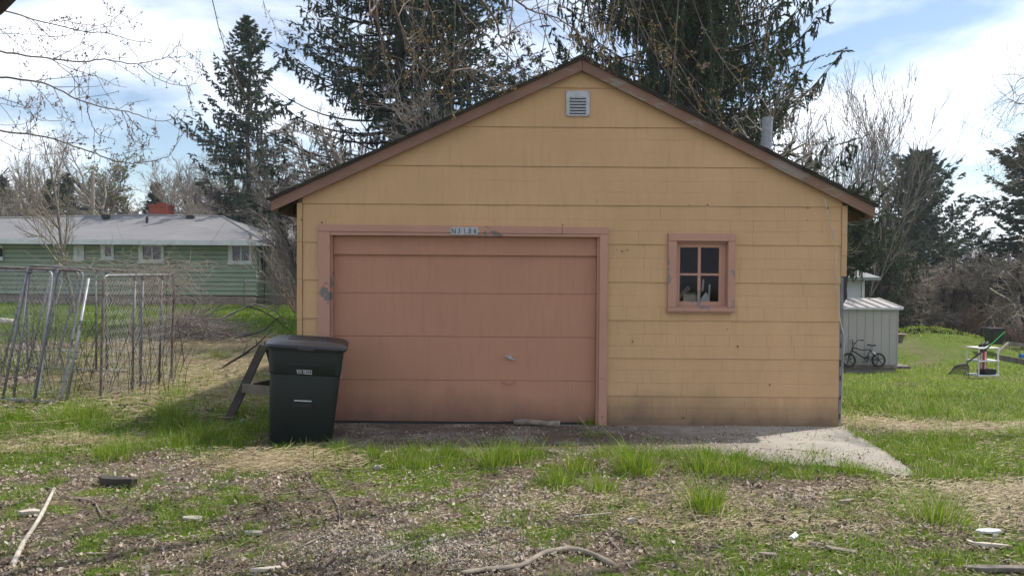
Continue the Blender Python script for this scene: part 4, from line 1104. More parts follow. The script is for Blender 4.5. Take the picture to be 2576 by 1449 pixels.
# roof
EZ = ZT + .02; ey = HY - .75; ex = hx(668, HY - .4); RZ = hz(560, 545, 42.5); RY = HY + 4.5; RX = hx(560, 42.5)
rf = MB(); rf.add([(XA - .5, ey, EZ), (ex, ey, EZ), (RX, RY, RZ), (XA + 3, RY, RZ - .25), (ex, HY + 9.7, EZ), (XA - .5, HY + 9.7, EZ), (hx(360, 42.5), RY, RZ + .05)],
                  [(0, 1, 2, 6, 3), (1, 4, 2), (2, 4, 5, 3, 6), (0, 3, 5)])
ro = rf.build('roof', HROOF, hs)
MB().box(XA - .5, ex, ey - .03, ey + .02, EZ - .22, EZ + .01).build('fascia', WHITET, ro)
MB().box(XA - .5, ex, ey + .021, HY + .04, EZ - .04, EZ - .01).build('soffit', WHITET, ro)
MB().box(ex - .02, ex + .02, ey + .02, HY + 9.7, EZ - .2, EZ - .005).build('fascia', WHITET, ro)
MB().tube([(ex, ey, EZ + .02), (RX, RY, RZ + .03)], .05, 6).build('hip_cap', HRIDGE, ro)
MB().tube([(RX, RY, RZ + .02), (hx(360, 42.5), RY, RZ + .07), (XA + 3, RY, RZ - .22)], .05, 6).build('ridge_cap', HRIDGE, ro)
wr = MB(); wr.add([(ex - 1.5, HY + .9, 2.93), (-4.6, HY + .9, 2.62), (-4.6, HY + 5, 3.6), (ex - 1.5, HY + 5, 3.9)], [(0, 1, 2, 3)]); wr.add([(ex - 1.5, HY + .9, 2.80), (-4.6, HY + .9, 2.49), (-4.6, HY + 5, 3.5), (ex - 1.5, HY + 5, 3.8)], [(3, 2, 1, 0)])
wr.build('wing_roof', HROOF, hs)
# chimney, vents, pipe
cy = 42.6; x0, x1 = hx(375, cy), hx(424, cy); z0, z1 = RZ - .5, hz(400, 519, cy)
ch = MB().box(x0, x1, cy, cy + .7, z0, z1).build('chimney', BRICK, hs)
MB().box(x0 - .04, x1 + .04, cy - .04, cy + .74, z1 + .003, z1 + .1).build('chimney_cap', BRICK, ch)
MB().box(x0 + .35, x0 + .7, cy + .2, cy + .5, z1 + .101, z1 + .22).build('flue', BRICK, ch)
zroof = lambda y: EZ + (RZ - EZ) * (y - ey) / (RY - ey)
for px in (267, 479):
    y = 41.9; x = hx(px, y); MB().box(x - .18, x + .18, y - .15, y + .15, zroof(y) - .02, zroof(y) + .2).build('roof_vent', RUBBER, hs, bevel=.03)
y = 40.9; x = hx(370, y); MB().tube([(x, y, zroof(y) - .1), (x, y, zroof(y) + .3)], .07, 10).build('vent_pipe', RUBBER, hs)

# chain link fence between the house and the garage
cf = empty('chain_link_fence', (-11.4, 33.5, 0), 'low rusty chain link fence before the shrubs between house and garage', 'fence')
fa, fb = np.array([hx(614, 34.0), 34.0]), np.array([hx(775, 32.0), 32.0])
for t in (0, .5, 1.0):
    q = fa + (fb - fa) * t; MB().tube([(q[0], q[1], -.1), (q[0], q[1], 1.3)], .03, 8).build('post', RUST, cf)
MB().tube([(fa[0], fa[1], 1.2), (fb[0], fb[1], 1.2)], .018, 6).build('top_wire', WIRE, cf)
P0, P1 = [], []
n = 46
for i in range(n):
    for j in range(10):
        a = fa + (fb - fa) * ((i + j % 2) / n); b = fa + (fb - fa) * ((i + (j + 1) % 2) / n)
        P0.append((a[0], a[1], .02 + j * .118)); P1.append((b[0], b[1], .02 + (j + 1) * .118))
V, F = segs_mesh(np.array(P0), np.array(P1), .004, .004, 3); np_mesh('chain_link_mesh', V, F, WIRE, cf)

# utility pole and wires
up = empty('utility_pole', (hx(236, 56), 56, 0), 'wooden utility pole rising behind the green house roof', 'utility pole')
MB().tube([(hx(236, 56), 56, 0), (hx(234, 56), 56, hz(235, 430, 56))], [.17, .12], 10).build('pole', STICK, up)
MB().box(hx(196, 56), hx(222, 56), 55.9, 56.2, hz(200, 529, 56), hz(200, 522, 56)).build('transformer_box', RUBBER, up)
for i, (pts, lb) in enumerate((([(-300, 494, 56), (0, 508, 56), (120, 517, 56), (235, 524, 56), (330, 540, 50), (400, 548, 44)], 'sagging black service wire crossing behind the green house roof'),
                 ([(-300, 478, 56), (0, 492, 56), (100, 503, 56), (235, 522, 56)], 'upper utility wire running left from the wooden pole'))):
    ln = catmull([W(a, b, y) for a, b, y in pts], 6); o = MB().tube(ln, .02, 5).build('utility_wire', BLACKMET, None, origin=ln[0]); tag(o, lb, 'wire')

# ------------------------------------------------------------------ shed with bicycle
SY = 24.0; sg_ = lambda px, py, Y=SY: W(px, py, Y)
s0 = sg_(2257, 922); zs = float(gz(s0[0] - 1, SY)); zs = s0[2]
shd = empty('garden_shed', (s0[0] - 1.3, SY, zs), 'small pale grey metal garden shed with ribbed roof behind the bicycle', 'shed')
xr = s0[0]; xl = xr - 2.5; zt = sg_(2258, 774)[2]
MB().box(xl, xr - .03, SY + .03, SY + 2.2, zs - .3, zt - .02).build('wall', SHEDM, shd)
k = 0; x = xr
while x > xl + .05:
    MB().box(max(xl, x - .245), x - .003, SY - .0, SY + .028, zs + .05, zt - .03).build('wall_panel', SHEDM, shd, bevel=.002); x -= .25
MB().box(xr - .03, xr + .012, SY - .012, SY + .05, zs + .03, zt - .03).build('corner_strip', SHEDM, shd)
MB().box(xl, xr + .35, SY - .12, SY + 2.3, zs - .05, zs + .03).build('base_board', GREYWOOD, shd)
rf = MB(); zb = sg_(2210, 752, SY + 2.2)[2]
def rp(u, v): # u across, v depth 0..1
    xx = (xl - .1) + (xr + .1 - xl + .1 + v * .35) * u
    return (xx if u < .5 else xx - v * .0, SY - .1 + 2.4 * v, (zt + (zb + .03 - zt) * v))
rf.add([rp(0, 0), rp(1, 0), rp(1, 1), rp(0, 1)] + [tuple(np.array(rp(*q)) - (0, 0, .04)) for q in ((0, 0), (1, 0), (1, 1), (0, 1))], [(0, 1, 2, 3), (7, 6, 5, 4), (0, 4, 5, 1), (1, 5, 6, 2), (2, 6, 7, 3), (3, 7, 4, 0)])
ro = rf.build('roof', SHEDM, shd)
for i in range(9):
    u = i / 8; a = Vector(rp(u, 0)) + Vector((0, 0, .012)); b = Vector(rp(u, 1)) + Vector((0, 0, .012)); MB().bar(a, b, .05, .02).build('roof_rib', SHEATH if i not in (0, 8) else SHEDM, ro)
MB().box(xl - .1, xr + .1, SY - .13, SY - .101, zt - .05, zt + .015).build('eave_trim', WHITET, ro)

# bicycle (side on, front wheel to the left)
def make_bike():
    r = .205; WBs = .86
    root = empty('bicycle', (0, 0, 0), 'small black child bicycle leaning against the pale metal shed', 'bicycle')
    def wheel(x, nm):
        c = Vector((x, 0, r)); ring = [c + Vector((math.cos(a) * (r - .02), 0, math.sin(a) * (r - .02))) for a in [2 * math.pi * k / 28 for k in range(29)]]
        w = MB().tube(ring, .021, 8, cap=False).build(nm, RUBBER, root, smooth=True)
        ring = [c + Vector((math.cos(a) * (r - .045), 0, math.sin(a) * (r - .045))) for a in [2 * math.pi * k / 28 for k in range(29)]]
        MB().tube(ring, .009, 6, cap=False).build('rim', BLACKMET, w)
        for k in range(5):
            a = 2 * math.pi * k / 5 + .4; MB().bar(c, c + Vector((math.cos(a) * (r - .045), 0, math.sin(a) * (r - .045))), .012, .022, (0, 1, 0)).build('spoke', BLACKMET, w)
        MB().tube([c + Vector((0, -.045, 0)), c + Vector((0, .045, 0))], .022, 12).build('hub', GALV, w)
    wheel(0, 'front_wheel'); wheel(WBs, 'rear_wheel')
    hd = Vector((.13, 0, .56)); hb = Vector((.10, 0, .48)); bb = Vector((.50, 0, .23)); st = Vector((.64, 0, .50)); ra = Vector((WBs, 0, r))
    f = MB(); f.tube([hd, hb], .022, 10); f.tube([hd, Vector((.38, 0, .49)), st], .014, 8); f.tube([hb, bb], .018, 8); f.tube([bb, st], .014, 8)
    for y in (-.05, .05):
        f.tube([bb + Vector((0, y * .5, 0)), ra + Vector((0, y, 0))], .010, 6); f.tube([st + Vector((0, y * .4, -.03)), ra + Vector((0, y, 0))], .010, 6)
    f.build('frame', BLACKMET, root, smooth=True)
    f = MB()
    for y in (-.05, .05): f.tube([hb + Vector((-.005, y, -.01)), Vector((0, y, r))], .012, 6)
    f.tube([hb + Vector((-.005, -.055, -.01)), hb + Vector((-.005, .055, -.01))], .014, 6); f.build('fork', BLACKMET, root)
    f = MB(); q = hd + Vector((.0, 0, .03)); f.tube([hd, q], .015, 8)
    for s in (-1, 1): f.tube([q, q + Vector((.03, s * .08, .09)), q + Vector((.07, s * .13, .17)), q + Vector((.06 + .10, s * .28, .17))], .010, 8)
    f.tube([q + Vector((.03, -.08, .09)), q + Vector((.03, .08, .09))], .008, 6); f.build('handlebar', BLACKMET, root)
    for s in (-1, 1): MB().tube([q + Vector((.13, s * .21, .17)), q + Vector((.165, s * .29, .17))], .016, 8).build('grip', RUBBER, root)
    f = MB(); f.tube([q + Vector((.03, -.02, .1)), q + Vector((-.08, -.05, .19)), q + Vector((-.11, -.06, .15)), hb + Vector((-.02, -.03, .02))], .004, 5); f.build('brake_cable', BLACKMET, root)
    MB().tube([st, st + Vector((.03, 0, .10))], .012, 8).build('seat_post', GALV, root)
    s = MB(); sp = st + Vector((.03, 0, .115))
    prof = [(-.12, .02, .0), (-.05, .025, .01), (.03, .055, .005), (.10, .07, .02), (.12, .055, .025)]
    for x, w, z in prof: s.v += [tuple(sp + Vector((x, -w, z + x * -.15))), tuple(sp + Vector((x, 0, z + .018 + x * -.15))), tuple(sp + Vector((x, w, z + x * -.15))), tuple(sp + Vector((x, 0, z - .02 + x * -.15)))]
    for i in range(4):
        for k in range(4): a = i * 4 + k; b = i * 4 + (k + 1) % 4; s.f.append((a, b, b + 4, a + 4))
    s.f += [(0, 1, 2, 3), (19, 18, 17, 16)]; s.build('saddle', RUBBER, root, smooth=True)
    c = MB(); c.tube([bb + Vector((0, -.03, 0)), bb + Vector((0, -.036, 0))], .075, 20); c.build('chainring', BLACKMET, root)
    c = MB(); c.bar(bb + Vector((0, -.05, 0)), bb + Vector((-.10, -.05, -.06)), .018, .02); c.bar(bb + Vector((0, .05, 0)), bb + Vector((.10, .05, .06)), .018, .02); c.build('crank', GALV, root)
    c = MB(); c.box(bb.x - .15, bb.x - .06, -.13, -.055, bb.z - .075, bb.z - .055); c.box(bb.x + .06, bb.x + .15, .055, .13, bb.z + .055, bb.z + .075); c.build('pedal', RUBBER, root)
    c = MB(); c.tube([st + Vector((.02, -.06, -.06)), st + Vector((.10, -.07, -.13))], .03, 10); c.build('bottle', WPLAST, root, smooth=True)
    MB().tube([bb + Vector((.05, -.03, 0)), bb + Vector((-.03, -.16, -.215))], .007, 6).build('kickstand', GALV, root)
    c = MB()
    for dz in (.032, -.032): c.bar(bb + Vector((0, -.036, dz * 2)), ra + Vector((0, -.036, dz)), .004, .008)
    c.build('chain', BLACKMET, root)
    return root
bk = make_bike(); p = sg_(2137, 924, SY - .35); bk.location = (p[0], SY - .32, float(gz(p[0] + .4, SY - .3)) + .0); bk.rotation_euler = (R(-6), 0, R(3)); bk.location[2] = p[2]; bk.scale = (1.07, 1.07, 1.07)

# planter tub
p = W(2253, 862, 28.0)
pl = empty('planter_tub', p, 'dark old tub planter with pale rim just right of the shed', 'planter')
MB().lathe([(.2, 0), (.22, .02), (.26, .2), (.33, .30), (.35, .31), (.33, .33), (.28, .31), (.0, .27)], p, 20).build('tub', GREYWOOD, pl, smooth=True)
MB().lathe([(.345, .315), (.365, .325), (.35, .34), (.335, .33)], p, 20).build('rim', STICK, pl)

# white plastic shelf with things
Q = W(2470, 945, 21.0); qx, qy, qz = Q
sf = empty('plastic_shelf', Q, 'small white plastic two tier shelf standing on the right lawn', 'shelf')
w2, dd, hh = .31, .2, .76
yaw = Matrix.Rotation(R(14), 3, 'Z')
def T(x, y, z): v = yaw @ Vector((x, y, 0)); return Vector((qx + v.x, qy + v.y, qz + z))
for sx in (-1, 1):
    for sy in (-1, 1): MB().tube([T(sx * w2, sy * dd, 0), T(sx * w2, sy * dd, hh)], .022, 8).build('leg', WPLAST, sf)
def board(z, nm):
    m = MB(); v = [T(a * (w2 + .03), b * (dd + .03), z + c) for c in (0, .035) for b in (-1, 1) for a in (-1, 1)]
    m.add(v, [(0, 2, 3, 1), (4, 5, 7, 6), (0, 1, 5, 4), (2, 6, 7, 3), (0, 4, 6, 2), (1, 3, 7, 5)]); m.build(nm, WPLAST, sf, bevel=.008)
for z in (.02, .40, hh - .02): board(z, 'tier')
c = T(.03, 0, 0)
fl_ = empty('folded_umbrella', T(.03, 0, .06), 'red and white striped roll standing upright inside the white shelf', 'umbrella')
for k in range(8):
    a0 = 2 * math.pi * k / 8; v = []
    for zz_ in (.06, .66):
        for a in (a0, a0 + math.pi / 8, a0 + math.pi / 4): rad = .075 + (.012 if a == a0 + math.pi / 8 else 0); v.append(c + Vector((rad * math.cos(a), rad * math.sin(a), zz_)))
    MB().add(v + [c + Vector((0, 0, .06)), c + Vector((0, 0, .66))], [(0, 1, 4, 3), (1, 2, 5, 4), (6, 1, 0), (6, 2, 1), (7, 3, 4), (7, 4, 5)]).build('stripe', REDP if k % 2 else WPLAST, fl_)
MB().tube([c + Vector((0, 0, .66)), c + Vector((0, 0, .70))], .085, 14).build('dark_collar', BLACKMET, fl_)
bx = MB(); v = [T(a, b, z) for z in (.06, .20) for b in (-.24, .02) for a in (-.17, .24)]
bx.add(v, [(0, 2, 3, 1), (4, 5, 7, 6), (0, 1, 5, 4), (2, 6, 7, 3), (0, 4, 6, 2), (1, 3, 7, 5)]); o = bx.build('tool_case', BLACKMET, None, bevel=.02, origin=T(0, -.1, .06)); tag(o, 'dark plastic tool case on the lowest tier of the white shelf', 'case')
sh_ = MB()
for x, dz in ((-.03, 0), (.1, .01)):
    pts = [T(x - .1, -.02, hh + .04), T(x - .02, -.02, hh + .06 + dz), T(x + .06, 0, hh + .11 + dz), T(x + .10, .02, hh + .08)]; sh_.tube(pts, [.03, .045, .05, .02], 8)
o = sh_.build('shoe_pair', BLACKMET, None, smooth=True, origin=T(0, 0, hh)); tag(o, 'dark shoes piled on top of the white shelf', 'shoes')
# fan rake propped on it
rk = empty('leaf_rake', W(2415, 944, 20.6), 'black fan rake with bright green handle propped on the white shelf', 'rake')
A0 = Vector(W(2432, 912, 20.65)); B0 = Vector(W(2492, 869, 20.72)); C0 = Vector(W(2528, 834, 20.8))
MB().tube([A0, B0], .018, 8).build('ferrule', BLACKMET, rk); MB().tube([B0 - (B0 - A0) * .2, C0], .013, 8).build('handle', GREENP, rk)
for k in range(13):
    t = k / 12; e = Vector(W(2384 + 52 * t, 942 - 4 * math.sin(t * 3) + 4 * t, 20.45 + .1 * t)); mid = A0.lerp(e, .5) + Vector((-.03 + .06 * t, 0, .08 - .02 * t))
    MB().tube(catmull([A0, mid, e], 5), .010, 5).build('tine', BLACKMET, rk)
MB().tube([Vector(W(2400, 918, 20.5)), Vector(W(2420, 925, 20.5)), Vector(W(2436, 928, 20.55))], .008, 5).build('tine_brace', BLACKMET, rk)
# raised garden bed edge, stake, blue hose end
gb = empty('garden_bed', W(2540, 910, 22.5), 'grey timber edge of a raised garden bed at the right picture edge', 'garden bed')
MB().bar(W(2505, 897, 22.8), W(2640, 922, 22.0), .05, .16).build('side_board', GREYWOOD, gb)
MB().bar(W(2506, 890, 22.9), W(2536, 862, 24.5), .05, .06).build('brace_board', GREYWOOD, gb)
MB().bar(W(2534, 863, 24.5), W(2680, 880, 24.5), .05, .12).build('side_board', GREYWOOD, gb)
o = MB().tube(catmull([W(2546, 875, 22.9), W(2560, 884, 22.9), W(2568, 890, 22.9)], 4), .01, 6).build('hoe', BLACKMET, None, origin=W(2560, 884, 22.9)); tag(o, 'thin bent tool shaft lying in the garden bed', 'tool')
o = MB().box(*(lambda a: (a[0], a[0] + .3, a[1], a[1] + .1, a[2] - .09, a[2] + .03))(W(2566, 893, 22.9))).build('blue_tool_head', BLUEP, None, bevel=.02, origin=W(2570, 893, 22.9)); tag(o, 'bright blue plastic tool end at the right picture edge', 'tool')

# dark wheeled bins by the shrub
def far_bin(px, py, Y, w, h, label):
    p = W(px, py, Y); r_ = empty('dark_bin', p, label, 'bin')
    MB().add([(p[0] - w * .42, Y, p[2]), (p[0] + w * .42, Y, p[2]), (p[0] + w * .42, Y + w * .8, p[2]), (p[0] - w * .42, Y + w * .8, p[2]), (p[0] - w / 2, Y - .05, p[2] + h), (p[0] + w / 2, Y - .05, p[2] + h), (p[0] + w / 2, Y + w, p[2] + h), (p[0] - w / 2, Y + w, p[2] + h)],
        [(3, 2, 1, 0), (4, 5, 6, 7), (0, 1, 5, 4), (1, 2, 6, 5), (2, 3, 7, 6), (3, 0, 4, 7)]).build('body', BINM, r_, bevel=.03)
    MB().box(p[0] - w * .53, p[0] + w * .53, Y - .09, Y + w + .04, p[2] + h + .002, p[2] + h + .06).build('lid', LIDM, r_, bevel=.02)
far_bin(2510, 866, 31.0, .56, .58, 'dark wheeled bin with greyish lid beside the hedge at right')

# neighbour buildings
nb_ = empty('white_outbuilding', W(2130, 800, 33), 'pale vinyl sided building peeking out behind the metal shed', 'building')
xr_ = W(2172, 750, 33)[0]; zt_ = W(2172, 697, 33)[2]
MB().box(xr_ - 6, xr_ - .05, 33.05, 39, -2.5, zt_).build('wall', WHITES, nb_)
z = -2.3
while z < zt_ - .1:
    MB().add([(xr_ - 6, 32.99, z), (xr_ - .09, 32.99, z), (xr_ - .09, 33.03, z + .17), (xr_ - 6, 33.03, z + .17), (xr_ - 6, 33.045, z), (xr_ - .09, 33.045, z), (xr_ - .09, 33.045, z + .17), (xr_ - 6, 33.045, z + .17)], [(0, 1, 2, 3), (4, 7, 6, 5), (0, 4, 5, 1), (3, 2, 6, 7), (0, 3, 7, 4), (1, 5, 6, 2)]).build('siding_board', WHITES, nb_); z += .172
MB().box(xr_ - .085, xr_ + .03, 32.96, 33.1, -2.5, zt_).build('corner_post', WHITET, nb_)
MB().add([(xr_ - 6, 32.5, zt_), (xr_ + .5, 32.5, zt_), (xr_ - .6, 36, zt_ + .8), (xr_ - 6, 36, zt_ + .8), (xr_ - 6, 32.5, zt_ - .12), (xr_ + .5, 32.5, zt_ - .12), (xr_ - .6, 36, zt_ + .6), (xr_ - 6, 36, zt_ + .6)], [(0, 1, 2, 3), (4, 7, 6, 5), (0, 4, 5, 1), (1, 5, 6, 2), (2, 6, 7, 3), (3, 7, 4, 0)]).build('roof', HRIDGE, nb_)
wb = empty('white_building', W(2560, 835, 50), 'white building partly seen at the right picture edge behind branches', 'building')
x0 = W(2552, 800, 50)[0]; z1 = W(2560, 768, 50)[2]
MB().box(x0, x0 + 9, 50, 58, -4, z1).build('wall', WHITES, wb)
MB().box(x0 + .75, x0 + .9, 49.93, 49.995, -4, z1).build('corner_post', WHITET, wb)
MB().add([(x0 - .4, 49.4, z1), (x0 + 9.4, 49.4, z1), (x0 + 9.4, 54, z1 + 2), (x0 - .4, 54, z1 + 2), (x0 - .4, 49.4, z1 - .2), (x0 + 9.4, 49.4, z1 - .2), (x0 + 9.4, 54, z1 + 1.8), (x0 - .4, 54, z1 + 1.8)], [(0, 1, 2, 3), (4, 7, 6, 5), (0, 4, 5, 1), (1, 5, 6, 2), (2, 6, 7, 3), (3, 7, 4, 0)]).build('roof', HROOF, wb)
bh = empty('brown_house', W(2450, 800, 75), 'low tan house seen dimly through the hedge and branches at right', 'house')
x0 = W(2405, 800, 75)[0]; x1 = W(2520, 800, 75)[0]; zt2 = W(2450, 745, 75)[2]
MB().box(x0, x1, 75, 82, -6, zt2).build('wall', mat('tan_wall', (.34, .2, .14), (.28, .17, .12), 2), bh)
MB().add([(x0 - .5, 74.5, zt2), (x1 + .5, 74.5, zt2), (x1 - 1, 79, zt2 + 1.5), (x0 + 1, 79, zt2 + 1.5), (x0 - .5, 83, zt2), (x1 + .5, 83, zt2)], [(0, 1, 2, 3), (1, 5, 2), (3, 2, 5, 4), (0, 3, 4)]).build('roof', HRIDGE, bh)
for a in (.25, .65):
    xx = x0 + (x1 - x0) * a; w = MB().box(xx, xx + .9, 74.93, 75.01, zt2 - 1.6, zt2 - .5).build('window', WHITET, bh); MB().box(xx + .08, xx + .82, 74.91, 74.925, zt2 - 1.5, zt2 - .6).build('pane', HGLASS, w)
# drive behind the mound
dv = MB(); q = [(16.5, 37.5), (22.5, 38.0), (40, 42.0), (42, 46), (24, 43.0), (15.5, 41.5)]
vs = []
xs_ = np.linspace(0, 1, 14)
a = [Vector((16.5 + 24 * t, 37.2 + 5 * t * t, 0)) for t in xs_]; b = [Vector((15.5 + 26 * t, 40.6 + 6 * t * t, 0)) for t in xs_]
for u in a + b: vs.append((u.x, u.y, float(gz(u.x, u.y)) + .03))
dv.add(vs, [(i, i + 1, i + 15, i + 14) for i in range(13)]); o = dv.build('drive', mat('drive_gravel', (.45, .42, .38), (.38, .35, .32), 3)); tag(o, kind='structure')
# parked car far behind the hedge
def far_car():
    p = W(2388, 800, 62); root = empty('parked_car', p, 'dark car parked far behind the hedge with its pale windscreen showing', 'car')
    x, y, z = p; z += .0
    pr = [(-2.1, .3), (-2.15, .75), (-1.9, .95), (-1.0, 1.05), (-.45, 1.48), (.75, 1.5), (1.45, 1.08), (2.05, 1.0), (2.15, .6), (2.1, .3)]
    MB().prism([(x + a, z + b) for a, b in pr], y, y + 1.7).build('body', BLACKMET, root, bevel=.06)
    MB().prism([(x - .9, z + 1.07), (x - .42, z + 1.42), (x + .1, z + 1.43), (x + .1, z + 1.07)], y - .012, y - .004).build('side_window', HGLASS, root)
    MB().prism([(x + .18, z + 1.07), (x + .18, z + 1.43), (x + .7, z + 1.43), (x + 1.25, z + 1.09)], y - .012, y - .004).build('side_window', HGLASS, root)
    MB().add([(x - 1.02, y + .15, z + 1.07), (x - .5, y + .2, z + 1.46), (x - .5, y + 1.5, z + 1.46), (x - 1.02, y + 1.55, z + 1.07), (x - 1.06, y + .15, z + 1.10), (x - .54, y + .2, z + 1.49), (x - .54, y + 1.5, z + 1.49), (x - 1.06, y + 1.55, z + 1.1)], [(0, 1, 2, 3), (7, 6, 5, 4), (0, 4, 5, 1), (1, 5, 6, 2), (2, 6, 7, 3), (3, 7, 4, 0)]).build('windscreen', WHITET, root)
    for dx in (-1.35, 1.35):
        w = MB().tube([(x + dx, y - .02, z + .32), (x + dx, y + .2, z + .32)], .32, 18).build('wheel', RUBBER, root); MB().tube([(x + dx, y - .035, z + .32), (x + dx, y - .021, z + .32)], .18, 12).build('rim', ALU, w)
far_car()
# ------------------------------------------------------------------ trees
def rotv(d, ang, az):
    d = np.asarray(d); a = np.array([0, 0, 1.]) if abs(d[2]) < .95 else np.array([1., 0, 0])
    u = np.cross(d, a); u /= np.linalg.norm(u); w = np.cross(d, u)
    return d * math.cos(ang) + (u * math.cos(az) + w * math.sin(az)) * math.sin(ang)
def bare_skel(seed, H, spread=.6, up=.05, wob=.10, kids=(9, 6, 4, 3), ratio=(.55, .5, .5, .5), trunk_frac=.55, rad=None, first=.25, multi=1, levels=4, droop=0, maxseg=9000):
    rr = random.Random(seed); S = []; T_ = []
    rad = rad or H * .018
    def grow(p, d, L, r, lev):
        if len(S) > maxseg: return
        n = 7 if lev == 0 else (6 if lev == 1 else (5 if lev == 2 else 3)); st = L / n; pts = [(p, d, r)]
        for i in range(n):
            g = up if lev else up * .3
            dx = d[0] + rr.gauss(0, wob); dy = d[1] + rr.gauss(0, wob); dz = d[2] + rr.gauss(0, wob) * .8 + g - droop * (lev > 1)
            q = math.sqrt(dx * dx + dy * dy + dz * dz) or 1; d = (dx / q, dy / q, dz / q)
            p2 = (p[0] + d[0] * st, p[1] + d[1] * st, p[2] + d[2] * st); r2 = r * (1 - .75 / n) if lev else r * (1 - .6 / n)
            (T_ if lev == 0 else S).append((p, p2, r, r2, lev)); p, r = p2, r2; pts.append((p, d, r))
        if lev >= levels: return
        k = kids[lev]
        for c in range(k):
            t = first + (1 - first) * (c + rr.random()) / k if lev == 0 else .2 + .8 * (c + rr.random()) / k
            i = min(n, max(1, int(t * n))); q, dd, r0 = pts[i]
            a = spread * rr.uniform(.7, 1.3); nd = rotv(dd, a, rr.uniform(0, 6.283))
            grow(q, tuple(nd), L * ratio[lev] * rr.uniform(.7, 1.15) * (1.15 - .5 * t if lev == 0 else 1), max(r0 * .6, .004), lev + 1)
    for m in range(multi):
        a = rr.uniform(0, 6.28); tl = 0 if multi == 1 else rr.uniform(.12, .4)
        grow((0, 0, 0), (math.sin(tl) * math.cos(a), math.sin(tl) * math.sin(a), math.cos(tl)), H * trunk_frac * (1 if multi == 1 else rr.uniform(.8, 1.1)), rad, 0)
    return T_, S
def bare_tree(name, skel, loc, label, cat='tree', mt=BARK, mc=TWIG, group=None, buds=None, thick=1.0, minr=.004):
    root = empty(name, loc, label, cat, group); Lc = np.array(loc, float)
    for nm, sg, m, n in (('trunk', skel[0], mt, 8), ('crown', skel[1], mc, 3)):
        p0 = np.array([s[0] for s in sg]) + Lc; p1 = np.array([s[1] for s in sg]) + Lc
        r0 = np.maximum([s[2] * thick for s in sg], minr); r1 = np.maximum([s[3] * thick for s in sg], minr)
        V, F = segs_mesh(p0, p1, r0, r1, n); np_mesh(nm, V, F, m, root, smooth=(nm == 'trunk'))
    if buds:
        n_, size, m = buds; sg = [s for s in skel[1] if s[4] >= 2]; rg = np.random.default_rng(len(label))
        idx = rg.integers(0, len(sg), n_); p = np.array([sg[i][0] for i in idx]) + (np.array([sg[i][1] for i in idx]) - np.array([sg[i][0] for i in idx])) * rg.random((n_, 1)) + Lc
        V, F, T1 = flakes(p, size, rg); np_mesh('catkins', V, F, m, root, tint=T1)
    return root
def flakes(p, size, rg):
    n = len(p); a = rg.normal(size=(n, 3)); a /= np.linalg.norm(a, axis=1, keepdims=True); b = np.cross(a, rg.normal(size=(n, 3))); b /= np.linalg.norm(b, axis=1, keepdims=True)
    s = size * rg.uniform(.6, 1.3, (n, 1)); V = np.stack([p - a * s, p + b * s * .5, p + a * s, p - b * s * .5], 1).reshape(-1, 3)
    F = np.arange(n * 4).reshape(n, 4); return V, F, np.repeat(rg.random(n), 4)
def place_copy(src, loc, rz, s, label):
    c = copy_tree(src); c.location = loc; c.rotation_euler = (0, 0, rz); c.scale = (s, s, s * 1.0); c['label'] = label; return c
def zmax(sk): return max(max(s[0][2], s[1][2]) for s in sk[0] + sk[1])
def at(px, Y, py=None):
    x = (px - 1288) / 1985 * Y; return (x, Y, float(gz(x, Y)) - .05)
def height(py, Y, z0): return 1.75 + (680 - py) / 1985 * Y - z0

